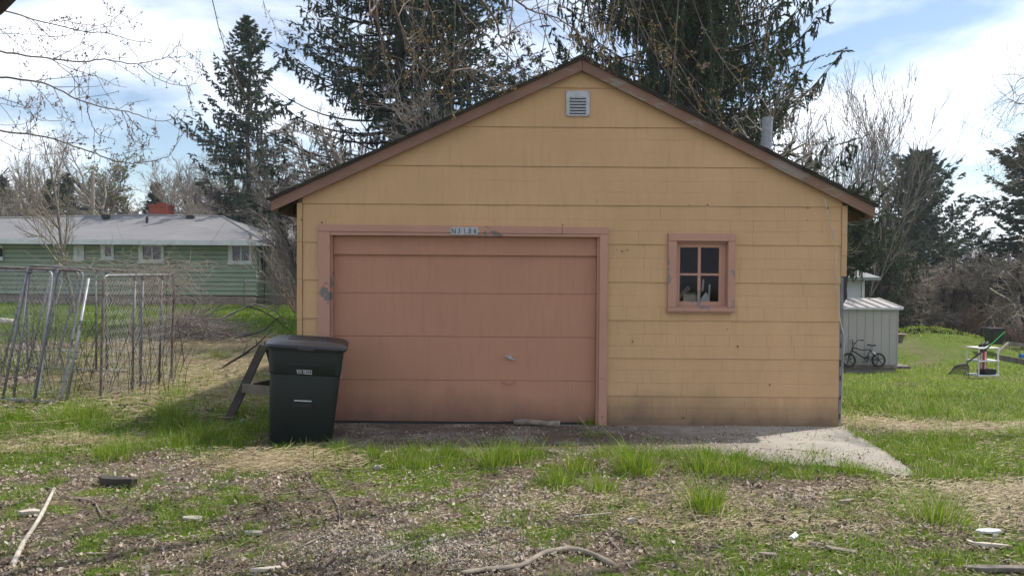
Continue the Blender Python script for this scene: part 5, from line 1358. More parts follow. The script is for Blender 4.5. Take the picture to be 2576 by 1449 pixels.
def conifer(name, loc, H, Rm, label, seed, lv=(.5, 1.2), z0=.06, nb=110, droop=.25, upt=.25, curtain=.5, mat_=NEEDLE, trunk_m=BARK, shape=1.0, sparse=.0, twl=.5, needle=.10, per=7, tip=.04, gaps=.12, dens=11, trunks=1, dead=0.0, rad=None, cat='tree'):
    rr = random.Random(seed); rg = np.random.default_rng(seed)
    root = empty(name, loc, label, cat); L0 = np.array(loc, float)
    rad = rad or H * .014
    n = 12; tp = [(rr.gauss(0, .004) * H * i / n, rr.gauss(0, .004) * H * i / n, H * i / n) for i in range(n + 1)]; tp[0] = (0, 0, 0)
    tr_ = [rad * (1 - .93 * (i / n)) for i in range(n + 1)]
    V, F = segs_mesh(np.array(tp[:-1]) + L0, np.array(tp[1:]) + L0, tr_[:-1], tr_[1:], 9); np_mesh('trunk', V, F, trunk_m, root, smooth=True)
    P0, P1, A, B = [], [], [], []; TS, TE, TL = [], [], []
    for k in range(nb):
        t = (k + rr.random()) / nb; z = z0 + (1 - z0) * t ** .9
        if rr.random() < gaps: continue
        if z * H + loc[2] > 1.75 + loc[1] * .37 + 2.0 and rr.random() < .75: continue
        prof = (1 - z) ** shape * (1.0 if z > .2 else .75 + z) + tip
        Lb = Rm * prof * rr.uniform(*lv); az = rr.uniform(0, 2 * math.pi); m = 9
        bx, by = math.cos(az), math.sin(az); base = np.array([0, 0, z * H]); prev = base; upf = .35 * z
        isdead = rr.random() < dead * max(0, 1 - z * 2.0)
        r0 = max(.012, rad * .22 * (1 - z) + .01); wobx = rr.gauss(0, .12)
        for i in range(1, m + 1):
            s = i / m; rz_ = Lb * (-droop * 1.6 * s * (1 - z * .6) + upt * 1.6 * s ** 2.4 + upf * s)
            q = np.array([bx * Lb * s - by * wobx * Lb * s * s, by * Lb * s + bx * wobx * Lb * s * s, z * H + rz_])
            P0.append(prev); P1.append(q); A.append(r0 * (1 - .9 * (s - 1 / m))); B.append(r0 * (1 - .9 * s))
            if s > .12:
                nt = 1 if isdead else max(2, int(round(Lb / m * dens)))
                for j in range(nt):
                    o = prev + (q - prev) * rr.random(); side = rr.choice((-1, 1)); lt = twl * (.35 + .65 * math.sin(math.pi * min(1, s * .9 + .1))) * rr.uniform(.4, 1.2) * min(1, .3 + Lb / Rm * .9)
                    if rr.random() < curtain: d = np.array([rr.gauss(0, .18), rr.gauss(0, .18), -1.0])
                    else:
                        f = rr.uniform(.3, .9); d = np.array([bx * f - by * side, by * f + bx * side, rr.uniform(-.35, .12)])
                    d = d / np.linalg.norm(d); e = o + d * lt
                    P0.append(o); P1.append(e); A.append(.006); B.append(.003)
                    if not isdead: TS.append(o); TE.append(e); TL.append(lt)
            prev = q
        if not isdead:
            TS.append(P0[-1] if False else prev - (prev - base) * .12); TE.append(prev + np.array([bx, by, .3]) * .1); TL.append(.3)
    V, F = segs_mesh(np.array(P0) + L0, np.array(P1) + L0, np.maximum(A, .006), np.maximum(B, .004), 3); np_mesh('branches', V, F, TWIG_DK, root)
    TS, TE = np.array(TS) + L0, np.array(TE) + L0; N = len(TS)
    u = (np.arange(per) + .5) / per
    P = (TS[:, None] + (TE - TS)[:, None] * (u[None, :, None] + rg.uniform(-.5 / per, .5 / per, (N, per, 1)))).reshape(-1, 3)
    D = np.repeat((TE - TS) / np.linalg.norm(TE - TS, axis=1, keepdims=True), per, 0); M_ = len(P)
    vv = []; ff = []; tt = []
    for rep in range(2 if per < 50 else 1):
        rd = rg.normal(size=(M_, 3)); rd /= np.linalg.norm(rd, axis=1, keepdims=True); dr = D * .9 + rd * .5; dr /= np.linalg.norm(dr, axis=1, keepdims=True)
        sd = np.cross(dr, rg.normal(size=(M_, 3))); sd /= np.linalg.norm(sd, axis=1, keepdims=True)
        ln = needle * rg.uniform(.6, 1.3, (M_, 1)); wd = ln * .19
        vv.append(np.stack([P - sd * wd, P + sd * wd, P + dr * ln], 1).reshape(-1, 3))
        tw = np.clip(rg.normal(.45, .15, N), 0, 1); tt.append(np.repeat(np.repeat(tw, per) + rg.uniform(-.1, .15, M_), 3))
    V = np.concatenate(vv); F = np.arange(len(V)).reshape(-1, 3); np_mesh('foliage', V, F, mat_, root, tint=np.clip(np.concatenate(tt), 0, 1))
    return root

# --- conifers
p = at(626, 46); conifer('spruce_tree', p, height(58, 46, p[2]), 6.2, 'tall spruce with ragged drooping boughs and sparse lower limbs behind the house end', 31, z0=.12, nb=190, droop=.34, upt=.34, curtain=.35, twl=.85, needle=.20, per=7, shape=.8, dead=1.0, gaps=.15, tip=.015, mat_=NEEDLE2, rad=.24)
p = at(1003, 25); conifer('spruce_tree', p, 17.5, 5.1, 'broad spruce behind the left slope of the garage roof with its trunk showing', 32, z0=.15, nb=370, droop=.28, upt=.28, curtain=.45, twl=.65, needle=.12, per=9, dens=11, shape=.45, dead=.8, gaps=.12, lv=(.6, 1.0), mat_=NEEDLE2, rad=.30)
p = at(1128, 28); conifer('spruce_tree', p, 16.0, 4.7, 'second spruce trunk close right of the broad one behind the garage', 33, z0=.15, nb=230, droop=.28, upt=.26, curtain=.45, twl=.65, needle=.15, per=7, shape=.5, dead=.7, gaps=.15, lv=(.6, 1.0), mat_=NEEDLE2, rad=.2)
p = at(1735, 21); conifer('norway_spruce', p, 19.0, 4.35, 'huge dark weeping spruce behind the right half of the garage roof', 34, z0=.10, nb=430, droop=.42, upt=.50, curtain=.75, twl=.85, needle=.11, per=12, dens=12, shape=.40, gaps=.02, rad=.33, lv=(.8, 1.03))
p = at(1640, 25); conifer('norway_spruce', p, 20.0, 5.0, 'dark drooping spruce right behind the garage roof peak', 35, z0=.20, nb=200, droop=.40, upt=.45, curtain=.7, twl=.8, needle=.11, per=10, shape=.45, gaps=.1, rad=.28)
p = at(2215, 40); conifer('norway_spruce', p, height(540, 40, p[2]), 3.2, 'low weeping spruce beside the garage right eave', 36, z0=.1, nb=110, droop=.35, upt=.3, curtain=.8, twl=.7, needle=.14, per=8, shape=.5, gaps=.05)
p = at(2120, 27); conifer('norway_spruce', p, height(480, 27, p[2]), 2.3, 'green spruce bough mass touching the garage right corner', 37, z0=.56, nb=110, droop=.3, upt=.3, curtain=.7, twl=.6, needle=.12, per=8, shape=.4, gaps=.05)
p = at(2308, 50); conifer('spruce_tree', p, height(382, 50, p[2]), 5.2, 'separate dense conical spruce standing against the sky at right', 38, z0=.22, nb=260, droop=.05, upt=.25, curtain=.15, twl=.8, needle=.24, per=5, shape=.6, dens=8, tip=.01, gaps=.03, mat_=NEEDLE2, rad=.26)
p = at(2592, 40); conifer('pine_tree', p, height(335, 40, p[2]), 3.3, 'pine with flat layered boughs at the right picture edge', 39, z0=.25, nb=120, droop=.02, upt=.12, curtain=.0, twl=.8, needle=.22, per=7, dens=8, shape=.45, gaps=.1, mat_=NEEDLE2, tip=.1)
p = at(2262, 42); conifer('evergreen_shrub', p, height(668, 42, p[2]), 1.5, 'dark evergreen bush right of the metal shed', 40, z0=.02, nb=110, droop=.1, upt=.3, curtain=.3, twl=.55, needle=.14, per=8, shape=.35, gaps=0, tip=.15, cat='shrub')
for i, (px, Y, py, r_, lb) in enumerate(((8, 66, 455, 2.8, 'small dark spruce at the far left edge beyond the house'), (128, 68, 462, 2.2, 'small dark spruce beyond the house left of the utility pole'), (168, 72, 448, 2.5, 'blunt dark evergreen directly behind the bare sapling'), (392, 70, 470, 2.3, 'dark evergreen rising behind the red chimney'))):
    p = at(px, Y); conifer('spruce_tree', p, height(py, Y, p[2]), r_, lb, 50 + i, z0=.05, nb=90, droop=.15, upt=.25, curtain=.2, twl=.8, needle=.3, per=4, shape=.8, gaps=.03, dens=6, tip=.01)

# --- bare trees
sk = [bare_skel(101, 12, spread=.55, up=.06, wob=.12, kids=(11, 8, 6, 4), maxseg=15000, first=.2, rad=.17),
      bare_skel(102, 12, spread=.7, up=.03, wob=.16, kids=(10, 8, 6, 4), maxseg=15000, first=.2, rad=.17),
      bare_skel(103, 12, spread=.45, up=.12, wob=.09, kids=(9, 7, 5, 2), multi=3, maxseg=9000, trunk_frac=.5, first=.25),
      bare_skel(104, 12, spread=.6, up=.02, wob=.14, kids=(11, 8, 5, 2), maxseg=10000, droop=.06, first=.2)]
FAR = 'bare trees beyond the green house'
src = [bare_tree('bare_tree', sk[i], at(px, Y), lb, group=FAR if i < 3 else None, thick=1.0, minr=.0075) for i, (px, Y, lb) in enumerate(((470, 64, 'grey bare tree right of the red chimney beyond the house'), (70, 70, 'bare tree beyond the left end of the house'), (560, 60, 'bare many stemmed tree left of the tall spruce'), (740, 40, 'bare tree leaning over the gap beside the garage left eave')))]
ZM = [zmax(s_) for s_ in sk]
for i, h in enumerate((height(385, 64, 0), height(400, 70, 0), height(395, 60, 0), height(330, 40, 0))): src[i].scale = (h / ZM[i],) * 3
wil = bare_skel(105, 13, spread=.62, up=.05, wob=.13, kids=(13, 9, 7, 4), maxseg=26000, first=.12, trunk_frac=.5, rad=.16)
wt = bare_tree('willow_tree', wil, at(285, 66), 'round crowned yellowish willow rising behind the middle of the green house', mt=BARK, mc=TWIG, group=None, buds=(26000, .05, MIST), thick=.9, minr=.007)
s = height(355, 66, 0) / zmax(wil); wt.scale = (s * 1.15, s, s)
w2t = copy_tree(wt); w2t.location = at(432, 74); w2t.rotation_euler = (0, 0, 2.1); w2t.scale = (1.0, .95, .95); w2t['label'] = 'smaller yellowish willow crown between the chimney and the tall spruce'
w3t = copy_tree(wt); w3t.location = at(205, 76); w3t.rotation_euler = (0, 0, 4.1); w3t.scale = (.9, .9, .95); w3t['label'] = 'pale willow crown just left of the utility pole top'
rows = [(0, 58, 395, 'thin bare tree cut by the left picture edge'), (40, 76, 430, 'bare tree behind the small spruces at far left'), (118, 80, 450, 'bare tree between the two small dark spruces'), (350, 62, 430, 'bare tree standing left behind the red chimney'),
        (520, 70, 420, 'bare tree in the gap left of the tall spruce trunk'), (600, 58, 455, 'bare tree partly hidden by the tall spruce trunk'), (660, 62, 430, 'bare tree right behind the tall spruce lower limbs'), (705, 50, 400, 'bare tree beyond the thicket near the garage eave'),
        (770, 24, 330, 'bare tree above the left garage eave'), (850, 18.5, 330, 'grey bare tree behind the lower left garage roof'), (930, 18, 350, 'bare tree forking behind the left garage roof slope'), (1080, 18.5, 300, 'bare tree between the two big spruce trunks'),
        (1215, 18.5, 200, 'slender bare tree left of the roof peak'), (1330, 18, 150, 'bare tree close left of the garage peak'), (1560, 17.5, 190, 'bare tree just right of the garage peak'), (1690, 17.8, 225, 'scrubby bare tree behind the right roof slope'), (1800, 17.6, 275, 'low bare tree left of the metal vent pipe'),
        (2360, 54, 600, 'bare tree in front of the conical spruce'), (2480, 52, 560, 'bare tree left of the edge pine'), (2560, 48, 560, 'grey bare tree at the right edge above the garden bed'), (2420, 58, 560, 'distant bare tree between spruce and pine'), (2240, 60, 520, 'distant bare tree behind the low weeping spruce'), (2530, 60, 545, 'distant bare tree behind the edge pine')]
rows += [(px, Y, py, lb) for px, Y, py, lb in ((-60, 62, 400, 'bare tree just outside the left picture edge'), (20, 64, 385, 'tall bare tree at the far left beyond the roof'), (95, 72, 400, 'grey bare tree left of the sapling top'), (160, 78, 395, 'grey bare tree behind the sapling crown'), (330, 80, 375, 'bare tree crown behind the large willow'), (405, 60, 385, 'bare tree straight above the red chimney'),
    (500, 78, 400, 'bare tree behind the gap right of the chimney'), (575, 84, 410, 'distant bare tree seen through the tall spruce limbs'), (640, 75, 415, 'distant bare tree right behind the tall spruce'), (690, 42, 380, 'bare tree above the recessed house wing'), (768, 26, 350, 'twiggy bare tree touching the left eave'),
    (2180, 46, 560, 'bare tree behind the shed and neighbour building'), (2270, 50, 575, 'bare tree rising behind the mound left end'), (2330, 56, 600, 'bare tree rising behind the mound'), (2400, 50, 590, 'bare tree behind the hedge centre'), (2450, 54, 585, 'bare tree behind the upright shrub'), (2510, 50, 560, 'bare tree behind the dark bin'), (2570, 44, 540, 'bare tree behind the pine at the right edge'), (2350, 70, 500, 'far bare tree beside the conical spruce'), (2150, 45, 530, 'far bare tree under the fan shaped one'))]
rr_ = random.Random(77)
for i, (px, Y, py, lb) in enumerate(rows):
    p = at(px, Y); h = height(py, Y, p[2]) / ZM[i % 4]; c = copy_tree(src[i % 4]); c.location = p; c.rotation_euler = (0, 0, rr_.uniform(0, 6.28)); c.scale = (h * rr_.uniform(.9, 1.15), h * rr_.uniform(.9, 1.15), h); c['label'] = lb; c['group'] = 'bare background trees'
for o in src: o['group'] = 'bare background trees'
# fan shaped bare tree at right
fan = bare_skel(111, 11, spread=.40, up=.09, wob=.06, kids=(9, 6, 4, 2), multi=4, maxseg=12000, trunk_frac=.5, first=.25, ratio=(.75, .6, .5, .5), rad=.08)
p = at(2155, 38); o = bare_tree('bare_tree', fan, p, 'tall fan shaped bare tree against the sky behind the right eave', thick=.55, minr=.006); s = height(150, 38, p[2]) / zmax(fan); o.scale = (s * 1.0, s, s)
# sapling before the green house
sap = bare_skel(112, 8, spread=.62, up=.12, wob=.07, kids=(13, 6, 4, 3), levels=4, maxseg=9000, trunk_frac=.72, first=.25, ratio=(.55, .5, .5, .5), rad=.085)
p = at(184, 30); o = bare_tree('sapling', sap, p, 'slim pale bare sapling standing before the green house', mt=BARK_GREY, mc=TWIG_PALE, thick=.9, minr=.0055); s = height(285, 30, 0) / zmax(sap); o.scale = (s, s, s)
# thicket between the house and the garage
th = bare_skel(113, 4.2, spread=.3, up=.05, wob=.12, kids=(7, 5, 3, 2), multi=9, levels=3, maxseg=4000, trunk_frac=.7, first=.15, rad=.025)
for i, (px, Y, s, lb) in enumerate(((738, 33, .95, 'reddish stemmed shrub hard by the garage left corner'), (722, 37, .6, 'reddish shrub before the recessed house wing'), (745, 30, 1.0, 'dense twiggy shrub half hidden by the garage corner'), (765, 36, 1.15, 'tall twiggy shrub behind the garage left wall'))):
    if i == 0: a0 = o = bare_tree('shrub', th, at(px, Y), lb, 'shrub', mt=TWIG_RED, mc=TWIG, group='shrubs beside the garage left corner', minr=.007)
    else: o = copy_tree(a0); o.location = at(px, Y); o.rotation_euler = (0, 0, i * 1.7); o['label'] = lb
    o.scale = (s, s, s)
# arching grey branches, right side
ar = bare_skel(114, 5.0, spread=.85, up=-.01, wob=.14, kids=(9, 7, 5, 3), multi=3, levels=4, maxseg=9000, trunk_frac=.6, first=.25, rad=.09, droop=.03)
a0 = None
for i, (px, Y, py, lb) in enumerate(((2385, 42, 620, 'sprawling grey apple like tree right of the weeping spruce'), (2290, 41, 625, 'tangled grey branched tree behind the metal shed roof'), (2480, 42, 605, 'spreading grey tree above the white shelf'), (2590, 37, 560, 'dark leaning tree at the right edge behind the garden bed'), (2215, 41, 640, 'grey twiggy tree against the low weeping spruce'))):
    p = at(px, Y); s = height(py, Y, p[2]) / zmax(ar)
    if a0 is None: a0 = o = bare_tree('bare_tree', ar, p, lb, mt=BARK, mc=TWIG_PALE, group='sprawling grey trees on the right', minr=.007)
    else: o = copy_tree(a0); o.location = p; o.rotation_euler = (0, 0, i * 1.3 + .4); o['label'] = lb
    o.scale = (s * 1.25, s * 1.1, s)
# hedge and multi stem shrub
hd = bare_skel(115, 1.9, spread=.35, up=.03, wob=.14, kids=(7, 5, 3, 2), multi=12, levels=3, maxseg=4500, trunk_frac=.7, first=.1, rad=.02)
a0 = None
for i, (px, Y, s, lb) in enumerate(((2300, 49, 1.5, 'reddish brown hedge bush behind the grassy mound left'), (2345, 48, 1.5, 'reddish brown hedge bush behind the mound top'), (2385, 47, 1.4, 'brown hedge bush behind the mound right slope'), (2425, 47, 1.35, 'dark hedge bush at the start of the drive'), (2330, 52, 1.7, 'taller brown hedge bush in the second row'), (2395, 53, 1.7, 'second row hedge bush in front of the parked car'), (2457, 37, 1.2, 'upright many stemmed shrub before the pale drive'), (2548, 36, .7, 'dark bush between the bin and the right edge'), (2575, 33, .75, 'dark bush behind the garden bed at the edge'), (2480, 46, 1.7, 'brown hedge bush behind the dark bin'), (2440, 49, 1.9, 'tall brown hedge bush before the tan house'))):
    p = at(px, Y)
    if a0 is None: a0 = o = bare_tree('hedge_bush', hd, p, lb, 'bush', mt=TWIG_RED, mc=TWIG_RED, group='bushes along the right hedge', minr=.009)
    else: o = copy_tree(a0); o.location = p; o.rotation_euler = (0, 0, i * 1.1); o['label'] = lb
    o.scale = (s, s, s)

# ------------------------------------------------------------------ the overhanging maple
mp = empty('maple_tree', (-4.6, 2.6, 0), 'budding maple whose dark limb and hanging twigs cross the top of the picture', 'tree')
MB().tube(catmull([(-4.6, 2.6, -.1), (-4.55, 2.6, 1.2), (-4.45, 2.65, 2.3), (-4.3, 2.8, 4.0), (-4.2, 3.0, 6.0), (-4.0, 3.3, 8.0)], 4), [.34 - .009 * i for i in range(21)], 14).build('trunk', BARK, mp, smooth=True)
A1 = Vector(W(-150, 0, 3.0)); A2 = Vector(W(0, -70, 2.9)); A3 = Vector(W(190, -260, 2.9))
MB().tube(catmull([(-4.45, 2.65, 1.9), A1 + Vector((-.7, 0, -.15)), A1, A2, A3, A3 + Vector((1.1, .5, 1.4))], 5), [.2 - .007 * i for i in range(26)], 14).build('limb', BARK, mp, smooth=True)
mr = random.Random(41); bl, blr = [], []; tw = []; budp = []; BUDL = []
def lim(pts, Y0, Y1, r0, r1, mp_scale=2.576, ox=0, oy=0, kids=5, kl=.35, budden=.6, m=1, stubs=True, droop=0.0):
    q = [((ox + a / mp_scale) / 1.1646, (oy + b / mp_scale) / 1.1646) for a, b in pts]
    n = len(q); P = catmull([W(a, b, Y0 + (Y1 - Y0) * i / (n - 1)) for i, (a, b) in enumerate(q)], 5)
    P = [v + Vector((mr.gauss(0, .0015), mr.gauss(0, .006), mr.gauss(0, .0015))) for v in P]
    bl.append((P, r0, r1))
    N = len(P)
    for k in range(int(kids)):
        i = mr.randrange(max(1, N // 6), N - 1); d = (P[i + 1] - P[i - 1]).normalized(); s = mr.choice((-1, 1))
        nd = (d * .8 + Vector((0, 0, s * mr.uniform(.3, 1.0))) + Vector((0, mr.gauss(0, .3), 0)))
        ln = wander(mr, P[i], nd, kl * mr.uniform(.3, 1.2), 7, .08, droop)
        rr0 = max(.0016, (r0 + (r1 - r0) * i / N) * .5); bl.append((ln, rr0, .0012))
        for j in (2, 4, 5, 6, 7):
            if mr.random() < budden: budp.append(ln[j])
        if mr.random() < .5:
            j = mr.randrange(2, 6); l2 = wander(mr, ln[j], (ln[j] - ln[j - 1]).normalized() + Vector((mr.uniform(-.6, .6), mr.gauss(0, .3), mr.uniform(-.6, .6))), kl * mr.uniform(.2, .6), 5, .12, droop); bl.append((l2, rr0 * .6, .001)); budp.extend(l2[2:])
    if stubs:
        for i in range(N // 4, N):
            if mr.random() < .55:
                l3 = wander(mr, P[i], Vector((mr.uniform(-.6, .6), mr.gauss(0, .4), mr.choice((-1, 1)) * 1.0)), mr.uniform(.02, .05), 2, .2); bl.append((l3, .0016, .0012)); budp.append(l3[-1])
C0 = [([(-200, 20), (130, 110), (375, 180), (640, 240), (800, 250), (1000, 305), (1150, 325)], .008), ([(640, 240), (780, 205), (900, 190), (1080, 90)], .004), ([(375, 165), (480, 155), (650, 185), (780, 185), (935, 80)], .004),
      ([(-250, 370), (0, 390), (200, 420), (350, 440), (600, 467), (760, 450), (900, 470), (1040, 483), (1170, 450), (1280, 415), (1380, 285)], .010), ([(1040, 483), (1150, 575), (1280, 630), (1400, 648), (1485, 632)], .004),
      ([(400, 455), (600, 540), (760, 590), (860, 640), (960, 660)], .004), ([(400, 450), (530, 560), (600, 650), (680, 740), (800, 810)], .004), ([(1280, 425), (1360, 490), (1440, 535), (1505, 557)], .003),
      ([(-250, 560), (0, 580), (200, 608), (330, 630), (450, 680), (600, 755), (800, 815), (940, 838), (1050, 870), (1180, 910), (1300, 900), (1365, 825)], .010), ([(940, 838), (1000, 920), (1080, 990), (1160, 1025), (1180, 960)], .004),
      ([(920, 838), (960, 940), (1010, 1050), (1140, 1130)], .003), ([(230, 620), (330, 720), (450, 860), (570, 930)], .003), ([(655, 780), (680, 900), (740, 1010), (860, 1050)], .004),
      ([(-250, 970), (0, 990), (200, 1010), (400, 1045), (550, 1100), (700, 1150), (850, 1210), (980, 1228), (1100, 1222), (1200, 1200), (1290, 1160), (1355, 1020)], .009),
      ([(-200, 240), (0, 250), (200, 258), (430, 278), (560, 240), (610, 160)], .004), ([(-200, 700), (0, 740), (200, 810), (280, 900), (470, 910)], .004), ([(-200, 1000), (0, 1060), (150, 1130), (300, 1170), (470, 1150)], .005),
      ([(130, 275), (300, 350), (400, 380), (600, 385), (750, 310)], .003), ([(-100, 160), (60, 270), (160, 350), (250, 400), (320, 390)], .003), ([(0, 780), (100, 800), (250, 815), (320, 790)], .003), ([(0, 940), (120, 945), (250, 900), (300, 800), (305, 710)], .003)]
for pts, r in C0:
    Y = mr.uniform(4.4, 5.4); lim(pts, Y - .3, Y + .5, r * .62, .0017, kids=len(pts) * .8, kl=.24, budden=.4)
# the lower sagging branch over the house roof
lim([(-300, 1540), (0, 1500), (300, 1508), (700, 1500), (980, 1440), (1400, 1370), (1700, 1320)], 4.6, 5.6, .006, .0015, kids=9, kl=.4, budden=.3) if False else None
# hanging mass from the top, centre
C1 = [([(900, -150), (905, 20), (950, 160), (1000, 280), (1060, 400), (1130, 500), (1210, 550), (1300, 510)], .019, 6.2), ([(1120, -120), (1150, 0), (1200, 100), (1240, 230), (1300, 380), (1330, 500)], .010, 6.0),
      ([(920, -80), (960, 0), (1080, 170), (1180, 360), (1290, 560), (1340, 760)], .008, 6.4), ([(1330, -120), (1380, 0), (1450, 120), (1550, 220), (1650, 300), (1800, 450), (1930, 570), (2010, 560)], .010, 6.6),
      ([(1540, -100), (1570, 0), (1640, 90), (1690, 180), (1710, 270), (1760, 275), (1850, 200), (1960, 160), (2080, 130)], .018, 7.0), ([(1790, -60), (1830, 0), (1950, 80), (2150, 140), (2300, 250), (2450, 380), (2600, 480)], .013, 6.8),
      ([(700, 130), (740, 90), (770, 50), (800, 0), (830, -80)], .014, 5.6), ([(1600, 260), (1450, 350), (1400, 450), (1560, 640), (1760, 680)], .012, 7.2), ([(1340, 540), (1480, 520), (1600, 560), (1700, 640), (1770, 680)], .015, 8.0)]
for pts, r, Y in C1: lim(pts, Y - .4, Y + .5, r * .8, .003, ox=800, oy=0, kids=12, kl=.5, budden=.28, droop=.04)
for k in range(34):
    px = mr.uniform(470, 2000) if mr.random() < .35 else mr.triangular(760, 1950, 1420); Y = mr.uniform(5.4, 8.2)
    x0 = px; y0 = -60; L_ = mr.uniform(90, 400) * (1 if 760 < px < 1900 else .7); sx = mr.uniform(-.5, .9) * L_
    a = [(x0, y0), (x0 + sx * .2, y0 + (L_ + 60) * .35), (x0 + sx * .55, y0 + (L_ + 60) * .7), (x0 + sx, y0 + L_ + 60), (x0 + sx + mr.uniform(-15, 40), y0 + L_ + 60 - mr.uniform(-10, 40))]
    lim([(u * 1.1646, v * 1.1646) for u, v in a], Y - .3, Y + .3, mr.uniform(.002, .0055), .0013, mp_scale=1.0, kids=6, kl=.30, budden=.35, droop=.05)
def clear_of_gable(p):
    a, b = unproj(p)
    if a < 690 or a > 2190: return True
    yl = 495 - (a - 690) * 350 / 773 if a < 1463 else 145 + (a - 1463) * 367 / 729
    return b < yl + 4
P0, P1, A_, B_ = [], [], [], []
for ln, r0, r1 in bl:
    m = len(ln) - 1
    for i in range(m):
        if not clear_of_gable(ln[i + 1]): break
        P0.append(tuple(ln[i])); P1.append(tuple(ln[i + 1])); A_.append(r0 + (r1 - r0) * i / m); B_.append(r0 + (r1 - r0) * (i + 1) / m)
budp = [q for q in budp if clear_of_gable(q)]
print('maple segs', len(P0), 'buds', len(budp))
V, F = segs_mesh(np.array(P0), np.array(P1), np.array(A_), np.array(B_), 5); np_mesh('branches', V, F, mat('maple_twig', (.20, .155, .13), (.11, .085, .075), 5, .85, bmp=0), mp, smooth=True)
# high limbs joining the hanging branches to the trunk, above the frame
hl_ = MB()
for c in ((-1.2, 5.0, 5.2), (.4, 6.4, 5.6), (1.6, 6.8, 5.4), (-2.0, 4.6, 3.6)):
    hl_.tube(catmull([(-4.25, 2.9, 4.2 if c[2] > 4 else 3.0), ((-4.25 + c[0]) / 2, (2.9 + c[1]) / 2, c[2] + .5), c], 5), [.09 - .006 * i for i in range(11)], 8)
hl_.build('high_limbs', BARK, mp, smooth=True)
# out of frame upper boughs that dapple the foreground
ur = random.Random(55); UB = []
def above(v): return Vector((v.x, v.y, max(v.z, v.y * .40 + 2.1)))
for tgt in ((2.5, 4.5, 6.8), (4.5, 6.5, 7.2), (6.5, 7.5, 6.6), (5.5, 9.0, 8.0), (3.0, 8.0, 7.5), (8.0, 6.0, 6.0), (7.5, 9.5, 7.2)):
    path = catmull([(-4.2, 3.0, 6.5), ((-4.2 + tgt[0]) / 2, (3 + tgt[1]) / 2 + ur.uniform(-.6, .6), tgt[2] + .5), tgt], 9)
    MB().tube(path, [.075 - .0033 * i for i in range(len(path))], 6).build('high_limb', BARK, mp, smooth=True)
    for k in range(22):
        i = ur.randrange(5, len(path) - 1); a = wander(ur, path[i], (ur.uniform(-.4, 1), ur.uniform(-1, 1), ur.uniform(-.3, .5)), ur.uniform(.8, 1.9), 7, .12); UB.append(([above(q) for q in a], .014))
        for q in range(5):
            b = wander(ur, a[ur.randrange(2, 8)], (ur.uniform(-1, 1), ur.uniform(-1, 1), ur.uniform(-.5, .4)), ur.uniform(.3, .8), 5, .14); UB.append(([above(q_) for q_ in b], .006))
V, F = chains([u[0] for u in UB], [u[1] for u in UB], .003, 3); np_mesh('upper_boughs', V, F, TWIG, mp)
rg = np.random.default_rng(5); bp = np.array([tuple(v) for v in budp]); nearr = bp[:, 0] < -1.3
def budcl(bp, k, size, spread):
    p = np.repeat(bp, k, 0) + rg.normal(size=(len(bp) * k, 3)) * spread; return flakes(p, size, rg)
V, F, T1 = budcl(bp[~nearr][::2], 5, .009, .010); np_mesh('flower_buds', V, F, BUDM, mp, tint=T1)
V, F, T1 = budcl(bp[nearr], 4, .007, .006); np_mesh('leaf_buds', V, F, BUDM, mp, tint=T1 * .4)
# twigs entering at the upper right edge belong to another tree out of frame
mr.seed(9); bl.clear(); budp.clear()
for pts in ([(2700, 240), (2576, 262), (2540, 250), (2500, 262)], [(2720, 300), (2580, 330), (2550, 350), (2510, 372)], [(2700, 200), (2600, 225), (2560, 240), (2540, 215)], [(2720, 420), (2600, 400), (2560, 385), (2530, 395)], [(2700, 150), (2610, 190), (2565, 200), (2552, 225)], [(2730, 480), (2600, 440), (2530, 470), (2480, 450)]):
    lim([(u * 1.1646, v * 1.1646) for u, v in pts], 9, 9.6, .008, .002, mp_scale=1.0, kids=14, kl=.6, budden=.5)
et = empty('edge_tree', (8.3, 9.5, gz(8.3, 9.5)), 'bare twigs reaching in from the upper right picture edge', 'tree')
P0, P1, A_, B_ = [], [], [], []
for ln, r0, r1 in bl:
    m = len(ln) - 1
    for i in range(m): P0.append(tuple(ln[i])); P1.append(tuple(ln[i + 1])); A_.append(r0 + (r1 - r0) * i / m); B_.append(r0 + (r1 - r0) * (i + 1) / m)
V, F = segs_mesh(np.array(P0), np.array(P1), np.array(A_), np.array(B_), 4); np_mesh('branches', V, F, TWIG, et)
MB().tube([(8.3, 9.5, float(gz(8.3, 9.5)) - .1), (8.25, 9.4, 2.0), (8.0, 9.4, 4.2)], [.14, .12, .06], 10).build('trunk', BARK, et, smooth=True)
MB().tube([W(2720, 300, 9.3), (8.2, 9.4, 2.8)], .03, 8).build('limb', BARK, et); MB().tube([W(2720, 200, 9.3), (8.1, 9.4, 3.4)], .03, 8).build('limb', BARK, et)
V, F, T1 = budcl(np.array([tuple(v) for v in budp]), 2, .009, .010); np_mesh('leaf_buds', V, F, BUDM, et, tint=T1 * .05)
